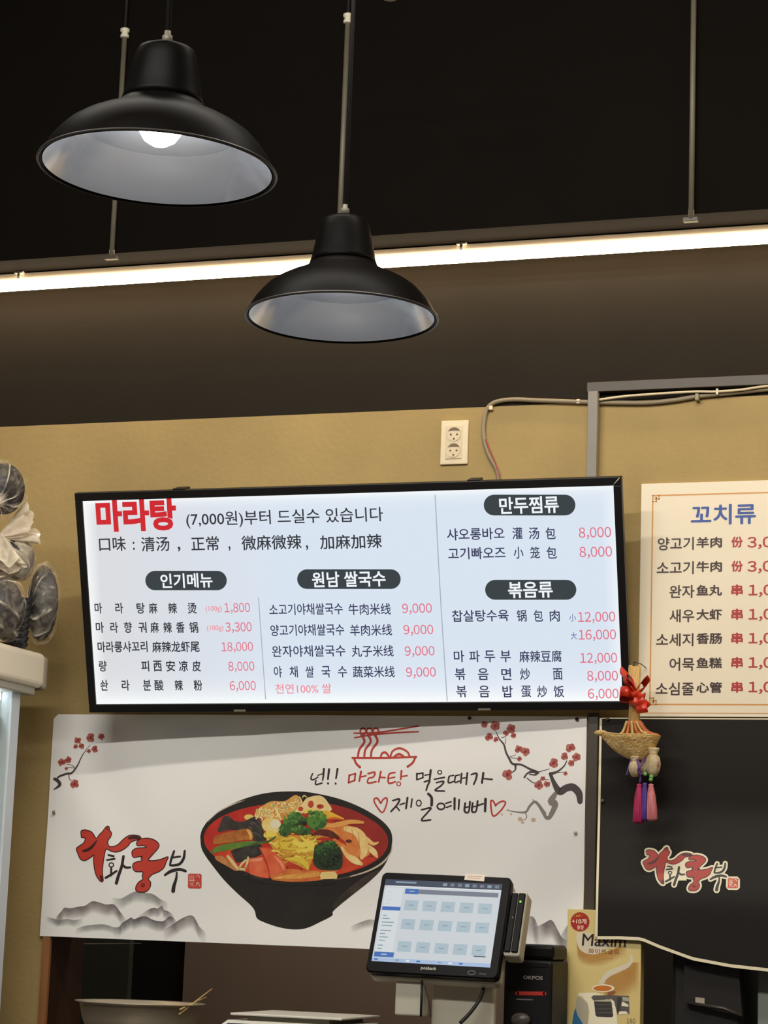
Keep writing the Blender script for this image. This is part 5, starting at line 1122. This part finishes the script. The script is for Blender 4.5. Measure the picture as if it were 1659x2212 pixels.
b = MB(); b.tube([hb0+Vector((0, 0, -0.004)), hb0+Vector((-0.004, 0.006, 0.012)), Vector((hb0.x-0.002, -0.06, hb0.z+0.016)), Vector((hb0.x, -0.0005, hb0.z+0.012))], 0.0012, 0, 6); b.build('hanging_wire', M['cord'], bk)
# ribbon: looped and folded bands
RB = mat('red_ribbon', (214, 58, 24), 0.34, spec=0.5, c2=(176, 32, 16), scale=30)
def band(path, w, side):
    path = smooth_curve([tuple(p) for p in path], 6); sd = Vector(side).normalized(); vv = []
    for p in path: vv += [Vector(p)-sd*w/2, Vector(p)+sd*w/2]
    n_ = len(path); th_ = Vector((0, 0.0006, 0.0004)); vv2 = [v+th_ for v in vv]
    m = MB(); f1 = [[2*i, 2*i+2, 2*i+3, 2*i+1] for i in range(n_-1)]; m.add(vv+vv2, f1+[[q+2*n_ for q in f[::-1]] for f in f1]+[[2*i, 2*i+2*n_, 2*i+2+2*n_, 2*i+2] for i in range(n_-1)]+[[2*i+1, 2*i+3, 2*i+3+2*n_, 2*i+1+2*n_] for i in range(n_-1)], 0, True); return m
def ob(px, py, dy): return at(px, py, oy+dy)
for path, w, side in (
    ([ob(1372, 1500, -.02), ob(1360, 1480, -.035), ob(1346, 1462, -.03), ob(1350, 1448, -.015), ob(1364, 1466, -.012), ob(1371, 1495, -.016)], 0.034, (0.55, -0.5, -0.55)),
    ([ob(1370, 1500, -.02), ob(1356, 1494, -.035), ob(1341, 1494, -.03), ob(1340, 1504, -.018), ob(1356, 1508, -.012), ob(1370, 1505, -.016)], 0.034, (0.1, -0.6, -0.8)),
    ([ob(1372, 1496, -.02), ob(1382, 1478, -.035), ob(1392, 1468, -.03), ob(1397, 1480, -.016), ob(1388, 1490, -.012), ob(1374, 1500, -.016)], 0.030, (0.6, -0.5, 0.6)),
    ([ob(1370, 1490, -.02), ob(1364, 1474, -.036), ob(1356, 1470, -.034), ob(1354, 1482, -.018), ob(1366, 1496, -.014)], 0.030, (-0.5, -0.4, 0.7)),
    ([ob(1372, 1504, -.022), ob(1382, 1510, -.036), ob(1392, 1508, -.032), ob(1388, 1520, -.02), ob(1374, 1512, -.016)], 0.032, (0.3, -0.6, 0.7))):
    band(path, w, side).build('ribbon_loop', RB, bk)
for path, w, side in (([ob(1372, 1502, -.022), ob(1378, 1515, -.034), ob(1390, 1525, -.03), ob(1396, 1532, -.022)], 0.034, (0.75, -0.3, 0.6)), ([ob(1384, 1516, -.028), ob(1386, 1530, -.036), ob(1388, 1540, -.03)], 0.030, (1, -0.25, 0.1)), ([ob(1370, 1500, -.024), ob(1368, 1515, -.03), ob(1374, 1522, -.028)], 0.026, (1, -0.3, 0.1))):
    band(path, w, side).build('ribbon_tail', RB, bk)
b = MB(); b.ball(ob(1371, 1500, -.024), 0.011, 0, 14, (1, 0.8, 0.9)); b.build('ribbon_knot', RB, bk)
# scoop: pinched lip on one side, woven cone below
rimc = ob(1376, 1590, 0); lip = ob(1291, 1584, -0.004); rr_ = ob(1425, 1592, 0); lf_ = ob(1322, 1590, 0); apex = ob(1380, 1640, 0.0)
hw = (rr_.x-lf_.x)/2; cx_ = (rr_.x+lf_.x)/2; nU, nV = 48, 12; vv = []
def rim_pt(t):
    x = cx_+hw*math.cos(t); y = oy+0.045*math.sin(t); z = rimc.z+0.0
    k = max(0.0, -math.cos(t))**3
    return Vector((x+(lip.x-lf_.x)*k, y*(1-0.0*k)+(oy-y)*0.6*k, z+(lip.z-lf_.z+0.004)*k))
for j in range(nV+1):
    f = j/nV
    for i in range(nU):
        p = rim_pt(2*math.pi*i/nU); q = apex+Vector((0.020*math.cos(2*math.pi*i/nU), 0.012*math.sin(2*math.pi*i/nU), 0))
        pt = p.lerp(q, f); pt.z -= 0.010*math.sin(math.pi*f)*(1 if math.cos(2*math.pi*i/nU) < 0 else 0.4); vv.append(pt)
b = MB(); b.add(vv, [[j*nU+i, j*nU+(i+1) % nU, (j+1)*nU+(i+1) % nU, (j+1)*nU+i] for j in range(nV) for i in range(nU)]+[list(range(nV*nU, (nV+1)*nU))], 0, True)
sc_o = b.build('scoop', WOV, bk); md = sc_o.modifiers.new('wall', 'SOLIDIFY'); md.thickness = 0.002
b = MB(); b.tube([rim_pt(2*math.pi*i/48) for i in range(49)], 0.0024, 0, 7); b.build('scoop_rim', STR, bk)
b = MB(); b.ball(lip+Vector((0.008, 0, 0.001)), 0.009, 0, 14, (1.9, 0.8, 0.8)); b.build('scoop_lip', STR, bk)
for k in range(12):
    f = k/11; b = MB(); e_ = ob(1336+86*f, 1588-(3 if 2 < k < 9 else 0), -0.020+0.04*(k % 2)); s_ = hb1.lerp(hb0, 0.18)+Vector((-0.016+0.032*f, -0.010, 0))
    b.tube(smooth_curve([tuple(s_), tuple(s_.lerp(e_, 0.45)+Vector((0, 0, -0.010))), tuple(e_)], 4), [0.0034]*9, 0, 7); b.build('straw_strand', STO if k % 4 else STR, bk)
# pouches, beads, tassels
CREAM = mat('hemp_pouch', (206, 188, 150), 0.7, c2=(180, 158, 120), scale=40, bump=0.3, bscale=80); PUR = mat('purple_cloth', (96, 62, 128), 0.6); GRN = mat('green_bead', (120, 176, 96), 0.4)
for px, py, w, h_, patch in ((1411, 1646, 0.017, 0.036, True), (1372, 1656, 0.015, 0.026, False), (1391, 1656, 0.012, 0.020, False)):
    c0 = ob(px, py, -0.012 if px != 1391 else 0.0); b = MB()
    b.lathe([(0, -h_), (w*0.5, -h_*0.95), (w*0.9, -h_*0.5), (w, -h_*0.1), (w*0.85, h_*0.3), (w*0.5, h_*0.55), (w*0.75, h_*0.8), (w*0.8, h_*0.95), (w*0.4, h_*0.85), (0, h_*0.7)], 0, 28, Matrix.Translation(c0), ripple=lambda t, z: 0.07*math.sin(6*t)+0.03*math.sin(11*t))
    o = b.build('pouch', CREAM, bk)
    if patch:
        b = MB(); b.ball(c0+Vector((w*0.55, -w*0.45, -h_*0.15)), 0.010, 0, 12, (0.7, 0.6, 1.1)); b.build('patch', mat('mauve_patch', (178, 120, 128), 0.6), o)
    b = MB(); b.lathe([(w*0.5, h_*0.48), (w*0.62, h_*0.55), (w*0.5, h_*0.62)], 0, 20, Matrix.Translation(c0)); b.build('drawstring', STR, o)
for pts in (([ob(1375, 1636, -.014), ob(1380, 1655, -.03), ob(1384, 1676, -.02), ob(1382, 1690, -.018)]), ([ob(1392, 1636, -.01), ob(1386, 1652, -.03), ob(1378, 1664, -.03), ob(1386, 1674, -.024)]), ([ob(1364, 1640, -.01), ob(1358, 1660, -.012), ob(1354, 1675, -.01)]), ([ob(1387, 1560, .012), ob(1392, 1575, .012)])):
    b = MB(); b.tube(smooth_curve([tuple(p) for p in pts], 5), 0.0026, 0, 7); b.build('purple_cord', PUR, bk)
for px, py in ((1394, 1672), (1407, 1678), (1406, 1684)):
    b = MB(); b.ball(ob(px, py, -0.022), 0.0052, 0, 12); b.build('bead', GRN, bk)
for px0_, py0_, px1_, py1_, w, cc, c2_ in ((1381, 1692, 1379, 1779, 0.0125, (190, 36, 92), (150, 20, 70)), (1393, 1690, 1392, 1774, 0.011, (92, 52, 150), (64, 34, 112)), (1406, 1692, 1408, 1774, 0.0125, (214, 134, 132), (186, 100, 112))):
    t0, t1 = ob(px0_, py0_, -0.020), ob(px1_, py1_, -0.020); L = (t0-t1).length; d = (t0-t1).normalized(); q = d.to_track_quat('Z', 'Y').to_matrix().to_4x4()
    b = MB(); b.lathe([(0, 0), (w*0.8, 0.001), (w*1.05, 0.006), (w, L*0.35), (w*0.78, L*0.7), (w*0.5, L*0.88), (w*0.42, L*0.93), (w*0.5, L*0.97), (0, L)], 0, 60, Matrix.Translation(t1) @ q, ripple=lambda t, z: 0.06*math.sin(15*t)+0.04*math.sin(23*t))
    b.build('tassel', mat('tassel_'+str(px0_), cc, 0.6, c2=c2_, scale=60, stretch=(6, 6, 0.4)), bk)
